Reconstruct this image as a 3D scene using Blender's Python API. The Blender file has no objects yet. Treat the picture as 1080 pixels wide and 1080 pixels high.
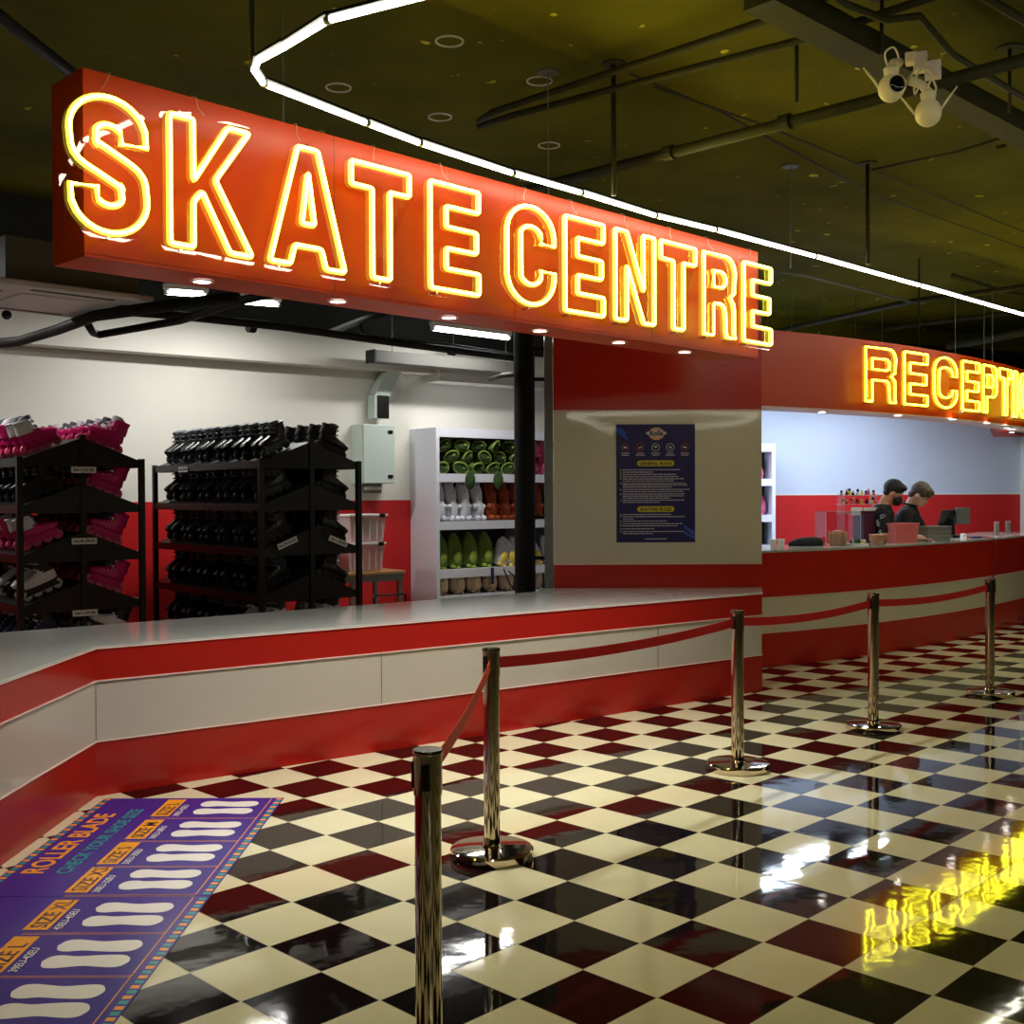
import bpy, bmesh, math, random
from mathutils import Vector, Matrix, Euler
random.seed(7)
C = bpy.data.collections.new('scene'); bpy.context.scene.collection.children.link(C)
PI = math.pi
def V(*a): return Vector(a)

# ---------------------------------------------------------------- camera
H = 1.542
cam = bpy.data.cameras.new('camera'); cam.sensor_width = 36; cam.lens = 36*1198.3/1080; cam.clip_end = 200; cam.clip_start = .05
camo = bpy.data.objects.new('camera', cam); C.objects.link(camo)
CM = Matrix.Translation((0, 0, H)) @ Matrix.Rotation(PI/2-.0148, 4, 'X') @ Matrix.Rotation(-.0044, 4, 'Z')
camo.matrix_world = CM
bpy.context.scene.camera = camo
def ray(px, py):
    return (CM.to_3x3() @ V((px-540)/1198.3, -(py-540)/1198.3, -1.0))
def U(px, py, z):                      # world point on the horizontal plane z seen at a pixel
    d = ray(px, py); t = (z-H)/d.z; return V(0, 0, H)+d*t
def UY(px, py, Y):                     # world point at depth Y
    d = ray(px, py); return V(0, 0, H)+d*(Y/d.y)
def UP(px, py, p0, n):                 # world point on the plane (p0, n)
    d = ray(px, py); o = V(0, 0, H); return o+d*((p0-o).dot(n)/d.dot(n))

# ---------------------------------------------------------------- mesh builder
class MB:
    def __init__(s): s.v = []; s.f = []; s.mi = []; s.m = 0; s.M = Matrix.Identity(4)
    def add(s, vs, fs):
        n = len(s.v); s.v += [s.M @ Vector(p) for p in vs]
        for f in fs: s.f.append([i+n for i in f]); s.mi.append(s.m)
    def box(s, x0, x1, y0, y1, z0, z1):
        s.add([(x, y, z) for z in (z0, z1) for y in (y0, y1) for x in (x0, x1)],
              [(0, 2, 3, 1), (4, 5, 7, 6), (0, 1, 5, 4), (2, 6, 7, 3), (0, 4, 6, 2), (1, 3, 7, 5)]); return s
    def bar(s, a, b, w, h, up=(0, 0, 1)):
        a = Vector(a); b = Vector(b); d = (b-a).normalized(); u = Vector(up)
        if abs(d.dot(u)) > .99: u = V(1, 0, 0)
        r = d.cross(u).normalized(); u = r.cross(d).normalized()
        vs = []
        for p in (a, b):
            for i, j in ((-1, -1), (1, -1), (1, 1), (-1, 1)): vs.append(p+r*i*w/2+u*j*h/2)
        s.add(vs, [(0, 1, 2, 3), (7, 6, 5, 4), (0, 4, 5, 1), (1, 5, 6, 2), (2, 6, 7, 3), (3, 7, 4, 0)]); return s
    def loft(s, rings, cap=True, closed=False):
        n = len(rings[0]); vs = [p for r in rings for p in r]; fs = []
        m = len(rings)
        for i in range(m if closed else m-1):
            for j in range(n):
                k = (j+1) % n; a = i*n; b = ((i+1) % m)*n
                fs.append((a+j, a+k, b+k, b+j))
        if cap and not closed:
            fs.append(tuple(range(n))[::-1]); fs.append(tuple((m-1)*n+j for j in range(n)))
        s.add(vs, fs); return s
    def tube(s, pts, r, seg=8, closed=False, cap=True):
        pts = [Vector(p) for p in pts]; n = len(pts); rings = []; N = None
        for i, p in enumerate(pts):
            a = pts[i-1] if (i > 0 or closed) else p
            b = pts[(i+1) % n] if (i < n-1 or closed) else p
            t1 = (p-a).normalized() if (p-a).length > 1e-9 else None
            t2 = (b-p).normalized() if (b-p).length > 1e-9 else None
            t = ((t1 or t2)+(t2 or t1)).normalized()
            if N is None:
                q = V(0, 0, 1) if abs(t.z) < .9 else V(1, 0, 0)
                N = (q-t*q.dot(t)).normalized()
            else:
                N = (N-t*N.dot(t)).normalized()
            B = t.cross(N)
            rr = r[i] if isinstance(r, (list, tuple)) else r
            rings.append([p+(N*math.cos(2*PI*k/seg)+B*math.sin(2*PI*k/seg))*rr for k in range(seg)])
        s.loft(rings, cap, closed); return s
    def lathe(s, prof, c=(0, 0, 0), seg=24, axis='z', cap=True):
        rings = []
        for r, h in prof:
            ring = []
            for k in range(seg):
                a = 2*PI*k/seg; x, y = r*math.cos(a), r*math.sin(a)
                p = {'z': (x, y, h), 'y': (x, h, -y), 'x': (h, x, y)}[axis]
                ring.append(Vector(c)+Vector(p))
            rings.append(ring)
        s.loft(rings, cap); return s
    def prism(s, poly, z0, z1):         # poly: ccw list of (x, y)
        n = len(poly)
        s.add([(x, y, z0) for x, y in poly]+[(x, y, z1) for x, y in poly],
              [tuple(range(n))[::-1], tuple(range(n, 2*n))]+[(i, (i+1) % n, (i+1) % n+n, i+n) for i in range(n)]); return s
    def ellip(s, c, r, seg=14, ring=9, R=None):
        R = R or Matrix.Identity(3); rings = []
        for i in range(ring+1):
            a = -PI/2+PI*i/ring; q = max(math.cos(a), .04)
            rings.append([Vector(c)+R @ V(r[0]*q*math.cos(2*PI*k/seg), r[1]*q*math.sin(2*PI*k/seg), r[2]*math.sin(a)) for k in range(seg)])
        s.loft(rings); return s
    def build(s, name, mat, parent=None, smooth=False, bevel=0, loc=None, flat_angle=None):
        me = bpy.data.meshes.new(name); me.from_pydata([tuple(p) for p in s.v], [], s.f)
        for m in (mat if isinstance(mat, list) else [mat]): me.materials.append(m)
        me.polygons.foreach_set('material_index', s.mi)
        me.validate(); me.update()
        bm = bmesh.new(); bm.from_mesh(me); bmesh.ops.recalc_face_normals(bm, faces=bm.faces); bm.to_mesh(me); bm.free()
        if smooth:
            me.polygons.foreach_set('use_smooth', [True]*len(me.polygons))
            if smooth == 2: me.set_sharp_from_angle(angle=math.radians(35))
        o = bpy.data.objects.new(name, me); C.objects.link(o)
        if parent: o.parent = parent
        if loc is not None: o.location = loc
        if bevel:
            b = o.modifiers.new('bevel', 'BEVEL'); b.width = bevel; b.segments = 2; b.limit_method = 'ANGLE'
        return o
def tag(o, label, cat, group=None, kind=None):
    o['label'] = label; o['category'] = cat
    if group: o['group'] = group
    if kind: o['kind'] = kind
    return o
def empty(name, loc, label, cat, group=None, rz=0):
    o = bpy.data.objects.new(name, None); C.objects.link(o); o.location = loc; o.rotation_euler = (0, 0, rz)
    o.empty_display_size = .1
    return tag(o, label, cat, group)
def struct(o): o['kind'] = 'structure'; return o
def dup(root, loc, rot, label, group=None):
    r = root.copy(); C.objects.link(r); r.location = loc; r.rotation_euler = rot; r['label'] = label
    if group: r['group'] = group
    for ch in list(root.children):
        c = ch.copy(); C.objects.link(c); c.parent = r
        for g in ch.children:
            d = g.copy(); C.objects.link(d); d.parent = c
    return r
ORD = ['first', 'second', 'third', 'fourth', 'fifth', 'sixth', 'seventh', 'eighth', 'ninth', 'tenth', 'eleventh', 'twelfth', 'thirteenth']

# ---------------------------------------------------------------- materials
def lin(c): return tuple(((x/255/12.92) if x/255 <= .04045 else ((x/255+.055)/1.055)**2.4) for x in c)
def mat(name, col, rough=.5, metal=0, spec=.5, noise=0, nscale=8, bump=0, bscale=40, coat=0, alpha=1, emit=None, es=0, trans=0, ior=1.45, srgb=True):
    m = bpy.data.materials.new(name); m.use_nodes = True; nt = m.node_tree; b = nt.nodes['Principled BSDF']
    c = lin(col) if srgb else col
    b.inputs['Base Color'].default_value = (*c, 1); b.inputs['Roughness'].default_value = rough
    b.inputs['Metallic'].default_value = metal; b.inputs['Specular IOR Level'].default_value = spec
    b.inputs['Coat Weight'].default_value = coat; b.inputs['Coat Roughness'].default_value = .08
    b.inputs['Transmission Weight'].default_value = trans; b.inputs['IOR'].default_value = ior
    b.inputs['Alpha'].default_value = alpha
    tc = nt.nodes.new('ShaderNodeTexCoord')
    if noise:
        n = nt.nodes.new('ShaderNodeTexNoise'); n.inputs['Scale'].default_value = nscale; n.inputs['Detail'].default_value = 6
        nt.links.new(tc.outputs['Object'], n.inputs['Vector'])
        r = nt.nodes.new('ShaderNodeMapRange'); r.inputs[1].default_value = .3; r.inputs[2].default_value = .7
        r.inputs[3].default_value = 1-noise; r.inputs[4].default_value = 1+noise
        nt.links.new(n.outputs['Fac'], r.inputs[0])
        mx = nt.nodes.new('ShaderNodeVectorMath'); mx.operation = 'SCALE'; mx.inputs[0].default_value = c
        nt.links.new(r.outputs[0], mx.inputs['Scale']); nt.links.new(mx.outputs[0], b.inputs['Base Color'])
    if bump:
        n = nt.nodes.new('ShaderNodeTexNoise'); n.inputs['Scale'].default_value = bscale; n.inputs['Detail'].default_value = 3
        nt.links.new(tc.outputs['Object'], n.inputs['Vector'])
        bp = nt.nodes.new('ShaderNodeBump'); bp.inputs['Strength'].default_value = bump; bp.inputs['Distance'].default_value = .02
        nt.links.new(n.outputs['Fac'], bp.inputs['Height']); nt.links.new(bp.outputs[0], b.inputs['Normal'])
    if emit:
        b.inputs['Emission Color'].default_value = (*emit, 1); b.inputs['Emission Strength'].default_value = es
    return m
def clearmat(name, tint=(1, 1, 1), gloss=.1):   # clear thin acrylic: see-through with a mirror-like sheen
    m = bpy.data.materials.new(name); m.use_nodes = True; nt = m.node_tree; nt.nodes.clear()
    o = nt.nodes.new('ShaderNodeOutputMaterial'); t = nt.nodes.new('ShaderNodeBsdfTransparent'); t.inputs[0].default_value = (*tint, 1)
    g = nt.nodes.new('ShaderNodeBsdfGlossy'); g.inputs['Roughness'].default_value = .02
    f = nt.nodes.new('ShaderNodeLayerWeight'); f.inputs[0].default_value = .5
    p5 = nt.nodes.new('ShaderNodeMath'); p5.operation = 'POWER'; p5.inputs[1].default_value = 4; nt.links.new(f.outputs['Facing'], p5.inputs[0])
    a = nt.nodes.new('ShaderNodeMath'); a.operation = 'ADD'; a.inputs[1].default_value = gloss; a.use_clamp = True
    mx = nt.nodes.new('ShaderNodeMixShader')
    nt.links.new(p5.outputs[0], a.inputs[0]); nt.links.new(a.outputs[0], mx.inputs[0]); nt.links.new(t.outputs[0], mx.inputs[1]); nt.links.new(g.outputs[0], mx.inputs[2]); nt.links.new(mx.outputs[0], o.inputs[0])
    return m
M = dict(
 red=mat('red laminate', (166, 32, 24), .2, spec=.45, noise=.04, nscale=2),
 redsign=mat('orange red sign acrylic', (204, 62, 8), .34, spec=.4),
 redpaint=mat('red wall paint', (196, 30, 32), .45, noise=.03, nscale=3),
 white=mat('white gloss laminate', (188, 180, 168), .045, spec=.6, noise=.02, nscale=2, bump=.012, bscale=2.5),
 white_bright=mat('brightened white gloss laminate', (218, 210, 186), .05, spec=.6, noise=.02, nscale=2, bump=.012, bscale=2.5),  # light painted in: white laminate brightened where wall and reception get little light
 red_bright=mat('brightened red laminate', (190, 42, 30), .2, spec=.45, noise=.04, nscale=2),  # red laminate with the missing light put into its colour
 worktop=mat('pale worktop', (190, 192, 186), .09, spec=.6, noise=.02, nscale=3),
 edge=mat('pale edging strip', (235, 200, 190), .35),
 wall=mat('white wall paint', (222, 220, 210), .6, noise=.03, nscale=1.5),
 wall2=mat('cool white wall paint', (205, 216, 236), .6, noise=.02, nscale=1.5),
 dark=mat('dark paint', (24, 25, 22), .6, noise=.2, nscale=5),
 darkwall=mat('dark unfinished wall', (30, 30, 24), .8, noise=.3, nscale=3),
 pipe=mat('olive black painted pipe', (48, 46, 20), .6, spec=.2, noise=.15, nscale=10),
 pipe2=mat('matt black pipe', (22, 22, 19), .6, spec=.25),
 grey=mat('grey galvanised steel', (120, 124, 118), .4, metal=.6, noise=.06),
 grey2=mat('grey painted trunking', (92, 92, 88), .5),
 black=mat('black powder coated steel', (16, 16, 17), .38, noise=.1),
 sheet=mat('black sheet shelf', (26, 26, 26), .42),
 chrome=mat('polished stainless steel', (205, 190, 170), .07, metal=1),
 cap=mat('black plastic', (18, 18, 18), .3),
 belt=mat('red webbing', (224, 22, 26), .65, bump=.2, bscale=300),
 belt2=mat('orange red webbing', (240, 66, 34), .6, bump=.2, bscale=300),
 acr=clearmat('clear acrylic sheet', (.97, .97, .95), .075),
 acrbox=clearmat('clear acrylic box', (.93, .93, .93), .04),
 poster=mat('navy printed poster', (38, 34, 92), .35),
 pyel=mat('yellow print', (214, 196, 40), .5),
 pwhite=mat('white print', (210, 205, 215), .5),
 pblue=mat('blue print', (60, 90, 190), .5),
 pred=mat('red print', (190, 70, 66), .5),
 ppeach=mat('peach print', (226, 176, 140), .5),
 pdark=mat('dark print', (22, 20, 40), .5),
 matp=mat('purple printed vinyl', (54, 42, 140), .22, noise=.05, nscale=3),
 mator=mat('orange printed vinyl', (240, 160, 40), .25),
 matte=mat('teal printed vinyl', (30, 150, 150), .25),
 matw=mat('white printed vinyl', (232, 228, 220), .25),
 matdk=mat('dark printed vinyl', (30, 26, 60), .3),
 panel=mat('pale grey green enamel', (190, 204, 196), .4),
 cab=mat('white cabinet laminate', (226, 228, 240), .3),
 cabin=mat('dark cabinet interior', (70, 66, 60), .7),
 wood=mat('light wood desktop', (190, 145, 95), .4, noise=.1, nscale=12),
 bin=mat('milky clear plastic', (225, 215, 215), .25, alpha=.55),
 lid=mat('white plastic lid', (232, 230, 226), .3),
 cream=mat('cream fabric', (225, 215, 160), .8),
 ac=mat('off white plastic housing', (206, 196, 200), .4),
 acd=mat('dark vent slot', (30, 30, 32), .6),
 label=mat('white paper label', (225, 225, 225), .5),
 ink=mat('black ink', (20, 20, 22), .6),
 skin=mat('warm skin', (196, 146, 116), .5), skin2=mat('fair skin', (222, 176, 156), .5),
 hairb=mat('black hair', (20, 20, 22), .45, bump=.6, bscale=90), hairbr=mat('brown hair', (82, 66, 52), .45, noise=.3, nscale=40, bump=.6, bscale=90),
 tee=mat('black cotton', (20, 21, 24), .85, bump=.15, bscale=60), tprint=mat('white shirt print', (200, 205, 210), .7),
 trouser=mat('dark trousers', (30, 32, 40), .85), mask=mat('black face mask', (28, 24, 26), .7),
 pinkb=mat('pink plastic basket', (238, 130, 130), .45), greyb=mat('grey wire basket', (150, 148, 140), .4),
 pinkw=mat('beige woven basket', (225, 170, 140), .6, bump=.8, bscale=80), plum=mat('plum box', (70, 28, 48), .4),
 green=mat('green plush', (74, 100, 38), .95, noise=.3, nscale=20, bump=.7, bscale=120), greend=mat('dark green plush', (44, 66, 26), .95, noise=.3, nscale=20),
 lime=mat('lime plush', (122, 142, 62), .9, noise=.2, nscale=20, bump=.6, bscale=120), whitep=mat('white plush', (226, 228, 236), .95, bump=.8, bscale=90),
 brownp=mat('brown plush', (150, 66, 30), .95, noise=.3, nscale=12, bump=.8, bscale=90), beigep=mat('beige plush', (228, 200, 168), .95, bump=.8, bscale=90),
 pinkp=mat('pink plush', (236, 110, 150), .95, noise=.15, nscale=12, bump=.8, bscale=90), yelp=mat('yellow plush', (240, 214, 90), .95, bump=.8, bscale=90),
 orgp=mat('orange felt', (230, 130, 50), .9), blackp=mat('black plush', (28, 28, 28), .95),
 camw=mat('cream camera plastic', (226, 214, 170), .35), lensb=mat('dark glass lens', (12, 12, 14), .08),
 camb=mat('pale junction box', (205, 190, 175), .5),
)
def emis(name, col, st):
    m = bpy.data.materials.new(name); m.use_nodes = True; b = m.node_tree.nodes['Principled BSDF']
    b.inputs['Base Color'].default_value = (.8, .8, .8, 1); b.inputs['Emission Color'].default_value = (*col, 1); b.inputs['Emission Strength'].default_value = st
    return m
M['neon'] = emis('yellow glowing neon jacket', (1, .84, .04), 1.7)
M['core'] = emis('lit pale yellow core', (1, .93, .045), 15)
M['neon2'] = emis('lemon glowing neon jacket', (1, .88, .012), 1.9)
M['core2'] = emis('lit lemon core', (1, .94, .025), 15)
M['led'] = emis('lit warm white tube', (1, .96, .76), 14)
M['led2'] = emis('lit cool white tube', (.95, .98, 1), 14)
M['ledb'] = emis('lit blue white tube', (.72, .85, 1), 16)
M['dl'] = emis('lit downlight lens', (1, .95, .85), 12)

def lamp(kind, name, loc, energy, color=(1, 1, 1), size=.1, size_y=None, rot=(0, 0, 0), spot=None, blend=.5, parent=None):
    l = bpy.data.lights.new(name, kind); l.energy = energy; l.color = color
    if kind == 'AREA':
        l.size = size
        if size_y: l.shape = 'RECTANGLE'; l.size_y = size_y
    elif kind == 'SPOT': l.shadow_soft_size = size; l.spot_size = spot; l.spot_blend = blend
    else: l.shadow_soft_size = size
    o = bpy.data.objects.new(name, l); C.objects.link(o); o.location = loc; o.rotation_euler = rot
    if parent: o.parent = parent
    return o
_tc = {}
def text(s, size, mat_, parent, mtx, name='lettering', bold=.012, ext=.0006, align='LEFT', sx=1):
    k = (s, size, bold, align, sx)
    if k not in _tc:
        cu = bpy.data.curves.new('t', 'FONT'); cu.body = s; cu.size = size; cu.offset = bold*size; cu.extrude = ext; cu.align_x = align; cu.resolution_u = 3
        o = bpy.data.objects.new('t', cu); C.objects.link(o)
        bpy.context.view_layer.update()
        me = bpy.data.meshes.new_from_object(o.evaluated_get(bpy.context.evaluated_depsgraph_get()))
        bpy.data.objects.remove(o); bpy.data.curves.remove(cu)
        if sx != 1:
            for v in me.vertices: v.co.x *= sx
        _tc[k] = me
    me = _tc[k].copy(); me.materials.clear(); me.materials.append(mat_)
    o = bpy.data.objects.new(name, me); C.objects.link(o); o.parent = parent; o.matrix_local = mtx
    return o
# ================================================================ FLOOR
YAW = .794792; GA, GB = .250617, .0323235
def floor_mat():
    m = bpy.data.materials.new('glossy checkerboard tiles'); m.use_nodes = True; nt = m.node_tree; N = nt.nodes.new; L = nt.links.new
    b = nt.nodes['Principled BSDF']; tc = N('ShaderNodeTexCoord'); sp = N('ShaderNodeSeparateXYZ'); L(tc.outputs['Object'], sp.inputs[0])
    def math_(op, a, bb=None, c=None):
        n = N('ShaderNodeMath'); n.operation = op
        for i, x in enumerate((a, bb, c)):
            if x is None: continue
            if isinstance(x, (int, float)): n.inputs[i].default_value = x
            else: L(x, n.inputs[i])
        return n.outputs[0]
    u = math_('DIVIDE', sp.outputs[0], .3); v = math_('DIVIDE', sp.outputs[1], .3)
    fu = math_('FLOOR', u); fv = math_('FLOOR', v)
    par = math_('FLOORED_MODULO', math_('ADD', fu, fv), 2.0)      # 1 = dark
    du = math_('ABSOLUTE', math_('SUBTRACT', math_('FRACT', u), .5)); dv = math_('ABSOLUTE', math_('SUBTRACT', math_('FRACT', v), .5))
    gr = math_('GREATER_THAN', math_('MAXIMUM', du, dv), .4935)
    cx = N('ShaderNodeCombineXYZ'); L(fu, cx.inputs[0]); L(fv, cx.inputs[1])
    wn = N('ShaderNodeTexWhiteNoise'); wn.noise_dimensions = '3D'; L(cx.outputs[0], wn.inputs['Vector'])
    ns = N('ShaderNodeTexNoise'); ns.inputs['Scale'].default_value = 3.5; ns.inputs['Detail'].default_value = 5; L(tc.outputs['Object'], ns.inputs['Vector'])
    def mix(f, a, c):
        n = N('ShaderNodeMix'); n.data_type = 'RGBA'
        L(f, n.inputs[0]) if not isinstance(f, float) else None
        for i, x in ((6, a), (7, c)):
            if isinstance(x, tuple): n.inputs[i].default_value = (*x, 1)
            else: L(x, n.inputs[i])
        return n.outputs[2]
    light = mix(ns.outputs[0], lin((214, 206, 166)), lin((232, 226, 190)))
    darkc = mix(wn.outputs['Value'], lin((24, 8, 10)), lin((26, 22, 20)))
    col = mix(par, light, darkc)
    grout = lin((176, 165, 128))
    col = mix(gr, col, grout)
    L(col, b.inputs['Base Color'])
    rr = math_('MULTIPLY_ADD', gr, .4, .045); L(rr, b.inputs['Roughness']); b.inputs['Specular IOR Level'].default_value = .62
    # gentle waviness, each tile slightly differently tilted
    n2 = N('ShaderNodeTexNoise'); n2.inputs['Scale'].default_value = 7; n2.inputs['Detail'].default_value = 2; L(tc.outputs['Object'], n2.inputs['Vector'])
    ws = N('ShaderNodeSeparateXYZ'); L(wn.outputs['Color'], ws.inputs[0])
    tilt = math_('ADD', math_('MULTIPLY', math_('SUBTRACT', ws.outputs[0], .5), math_('FRACT', u)), math_('MULTIPLY', math_('SUBTRACT', ws.outputs[1], .5), math_('FRACT', v)))
    hgt = math_('ADD', math_('MULTIPLY', n2.outputs[0], .55), math_('MULTIPLY', tilt, .5))
    hgt = math_('SUBTRACT', hgt, math_('MULTIPLY', gr, .15))
    bp = N('ShaderNodeBump'); bp.inputs['Strength'].default_value = .3; bp.inputs['Distance'].default_value = .004
    L(hgt, bp.inputs['Height']); L(bp.outputs[0], b.inputs['Normal'])
    return m
M['floor'] = floor_mat()
R = Matrix.Rotation(YAW, 4, 'Z')
org = R @ V(GA*.3, GB*.3, 0)
inv = (Matrix.Translation(org) @ R).inverted()
fl = MB(); q = [inv @ V(*p) for p in ((-9, -14, 0), (16, -14, 0), (16, 24, 0), (-9, 24, 0))]
fl.add(q, [(0, 1, 2, 3)]); fo = struct(fl.build('floor', M['floor'])); fo.matrix_world = Matrix.Translation(org) @ R

# ================================================================ CEILING AND FAR WALLS
ZC = 3.95
def ceil_mat():
    m = mat('dark olive concrete', (92, 84, 30), .85, spec=.12)
    nt = m.node_tree; N = nt.nodes.new; L = nt.links.new; b = nt.nodes['Principled BSDF']; tc = N('ShaderNodeTexCoord')
    n1 = N('ShaderNodeTexNoise'); n1.inputs['Scale'].default_value = .9; n1.inputs['Detail'].default_value = 8; L(tc.outputs['Object'], n1.inputs[0])
    r1 = N('ShaderNodeValToRGB'); r1.color_ramp.elements[0].position = .3; r1.color_ramp.elements[0].color = (*lin((70, 68, 11)), 1)
    r1.color_ramp.elements[1].position = .75; r1.color_ramp.elements[1].color = (*lin((108, 102, 17)), 1); L(n1.outputs[0], r1.inputs[0])
    n2 = N('ShaderNodeTexNoise'); n2.inputs['Scale'].default_value = 7; n2.inputs['Detail'].default_value = 4; L(tc.outputs['Object'], n2.inputs[0])
    r2 = N('ShaderNodeValToRGB'); r2.color_ramp.elements[0].position = .70; r2.color_ramp.elements[0].color = (0, 0, 0, 1); r2.color_ramp.elements[1].position = .725; L(n2.outputs[0], r2.inputs[0])
    mx = N('ShaderNodeMix'); mx.data_type = 'RGBA'; L(r2.outputs[0], mx.inputs[0]); L(r1.outputs[0], mx.inputs[6]); mx.inputs[7].default_value = (*lin((190, 176, 60)), 1)
    L(mx.outputs[2], b.inputs['Base Color'])
    bp = N('ShaderNodeBump'); bp.inputs['Strength'].default_value = .3; bp.inputs['Distance'].default_value = .02; L(n1.outputs[0], bp.inputs['Height']); L(bp.outputs[0], b.inputs['Normal'])
    return m
M['ceil'] = ceil_mat()
struct(MB().box(-9, 16, -14, 24, ZC, ZC+.2).build('ceiling', M['ceil']))
struct(MB().box(-9, 16, 24, 24.2, 0, ZC).build('wall_back', M['darkwall']))
struct(MB().box(-9.2, -9, -14, 24.2, 0, ZC).build('wall_left', M['darkwall']))
struct(MB().box(16, 16.2, -14, 24.2, 0, ZC).build('wall_right', M['darkwall']))
struct(MB().box(-9, 16, -14.2, -14, 0, ZC).build('wall_front', M['darkwall']))

# skate-hire room: slanted back wall, red dado below white
TH = math.radians(38); ct, st = math.cos(TH), math.sin(TH)
Wp = V(-2.9, 11.0, 0); wd = V(ct, st, 0); wn_ = V(st, -ct, 0)      # wn_ points into the room
mw = MB(); mw.M = Matrix.Translation(Wp) @ Matrix.Rotation(TH, 4, 'Z')
mw.m = 0; mw.box(-7, 4.6, 0, .15, 1.494, 3.18)
mw.m = 1; mw.box(-7, 4.6, 0, .15, 0, 1.494)
mw.m = 2; mw.box(-7, 4.6, .02, .15, 3.18, ZC)
struct(mw.build('wall_hire_room', [M['wall'], M['redpaint'], M['darkwall']]))
# shallow white bulkhead along the top of that wall
mb = MB(); mb.M = mw.M.copy(); mb.box(-6.9, 1.95+.5, -.22, -.001, 2.86, 3.18)
struct(mb.build('trim_1', M['wall']))
mb = MB(); mb.M = mw.M.copy(); mb.box(2.46, 4.5, -.3, -.001, 2.78, 2.98)
struct(mb.build('trim_2', M['wall']))
# concrete beam between hire room and hall roof
mb = MB(); mb.M = mw.M.copy(); mb.box(-6.9, 4.6, -.9, .0, 3.55, ZC-.001); struct(mb.build('trim_3', M['darkwall']))

# ================================================================ CENTRE WALL WITH POSTER
YW = 9.35; XL, XR = .345, 2.055
mw = MB()
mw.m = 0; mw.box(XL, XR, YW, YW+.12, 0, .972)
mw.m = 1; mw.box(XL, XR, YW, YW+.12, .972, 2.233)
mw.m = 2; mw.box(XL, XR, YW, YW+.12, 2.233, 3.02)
struct(mw.build('wall_centre', [M['red_bright'], M['white_bright'], M['red_bright']]))
struct(MB().box(XL, XR+.002, YW-.006, YW-.0005, 2.227, 2.239).build('trim_4', M['edge']))
struct(MB().box(XL, XR+.002, YW-.006, YW-.0005, .966, .978).build('trim_5', M['edge']))
# steel stud and black column at its left edge
t = empty('steel_post', (.305, YW+.05, 0), 'grey galvanised steel post along the left edge of the poster wall', 'post')
MB().box(-.035, .035, -.05, .05, 0, 3.2).build('post_shaft', M['grey'], t, bevel=.004)
for z in (1.02, 1.36, 2.5, 2.75): MB().bar((-.14, .02, z), (-.03, .02, z), .02, .03).build('bracket', M['pipe2'], t)
p = UY(554, 628, 9.6)
t = empty('round_column', (p.x, 9.6, 0), 'thick round black column standing in front of the plush toy cabinet', 'column')
MB().lathe([(.088, .0), (.088, 3.6)], seg=28).build('shaft', M['pipe2'], t, smooth=2)
MB().lathe([(.11, .0), (.11, .03), (.092, .035)], seg=28).build('base_collar', M['pipe2'], t, smooth=2)
MB().lathe([(.09, 3.45), (.12, 3.5), (.12, ZC)], seg=28).build('top_collar', M['pipe2'], t, smooth=2)

# ================================================================ POSTER
px0, px1 = UY(650, 510, YW).x, UY(733, 510, YW).x; pz1, pz0 = UY(690, 447.5, YW).z, UY(690, 572, YW).z
pw, ph = px1-px0, pz1-pz0
t = empty('rules_poster', (px0, YW-.004, pz0), 'navy printed rules poster with yellow headings on the white wall panel', 'poster')
sheet = MB(); sheet.box(0, pw, -.001, .003, 0, ph)
def pm(x, z): return Matrix.Translation((x*pw, -.0022, (1-z)*ph)) @ Matrix.Rotation(PI/2, 4, 'X')
def disc(mb, cx, cz, rx, rz, y=-.0016, n=20): mb.add([(cx+rx*math.cos(2*PI*k/n), y, cz+rz*math.sin(2*PI*k/n)) for k in range(n)], [tuple(range(n))])
for z, s in ((.33, 'GENERAL RULES'), (.718, 'SKATING RULES')):
    mb = sheet; mb.m = 1; n = 8; w2, h2 = .2*pw, .024*ph; ring = [(pw/2+sx*(w2-0)+h2*math.cos(a), -.0018, (1-z)*ph+h2*math.sin(a)) for sx, a0 in ((1, -PI/2), (-1, PI/2)) for a in [a0+PI*k/n for k in range(n+1)]]
    mb.add(ring, [tuple(range(len(ring)))])
    text(s, .036, M['pdark'], t, pm(.5, z+.0135), align='CENTER', name='heading_text', bold=.03)
mb = sheet; mb.m = 2; random.seed(3)
L1 = [(.385, .73), (.405, .39), (.424, .69), (.443, .71), (.462, .8), (.48, .65), (.5, .8), (.515, .82), (.532, .62), (.552, .87), (.57, .78), (.59, .8), (.607, .78), (.624, .6), (.642, .78), (.66, .47)]
L2 = [(.763, .61), (.782, .79), (.802, .14), (.82, .57), (.842, .76), (.86, .7), (.885, .4), (.908, .79), (.926, .38)]
for z, w in L1+L2:
    x = .08
    while x < .08+w*.98:                                  # words along each line
        l = min(random.uniform(.02, .07), .08+w-x); mb.add([(a*pw, -.0016, (1-b)*ph) for a, b in ((x, z+.003), (x+l, z+.003), (x+l, z-.0035), (x, z-.0035))], [(0, 1, 2, 3)]); x += l+.007
for i, x in enumerate((.115, .305, .5, .685, .87)):
    for dz, w in ((.245, .11-.02*(i % 2)), (.262, .12-.03*((i+1) % 2))):
        mb.add([(a*pw, -.0016, (1-b)*ph) for a, b in ((x-w/2, dz+.003), (x+w/2, dz+.003), (x+w/2, dz-.003), (x-w/2, dz-.003))], [(0, 1, 2, 3)])
mb.add([(a*pw, -.0016, (1-b)*ph) for a, b in ((.36, .974), (.64, .974), (.64, .967), (.36, .967))], [(0, 1, 2, 3)])
mb.m = 1
for z in (.385, .405, .424, .443, .462, .5, .552, .59, .642, .763, .782, .82, .842, .86, .885, .908): disc(mb, .055*pw, (1-z)*ph, .006, .006, n=8)
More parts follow.
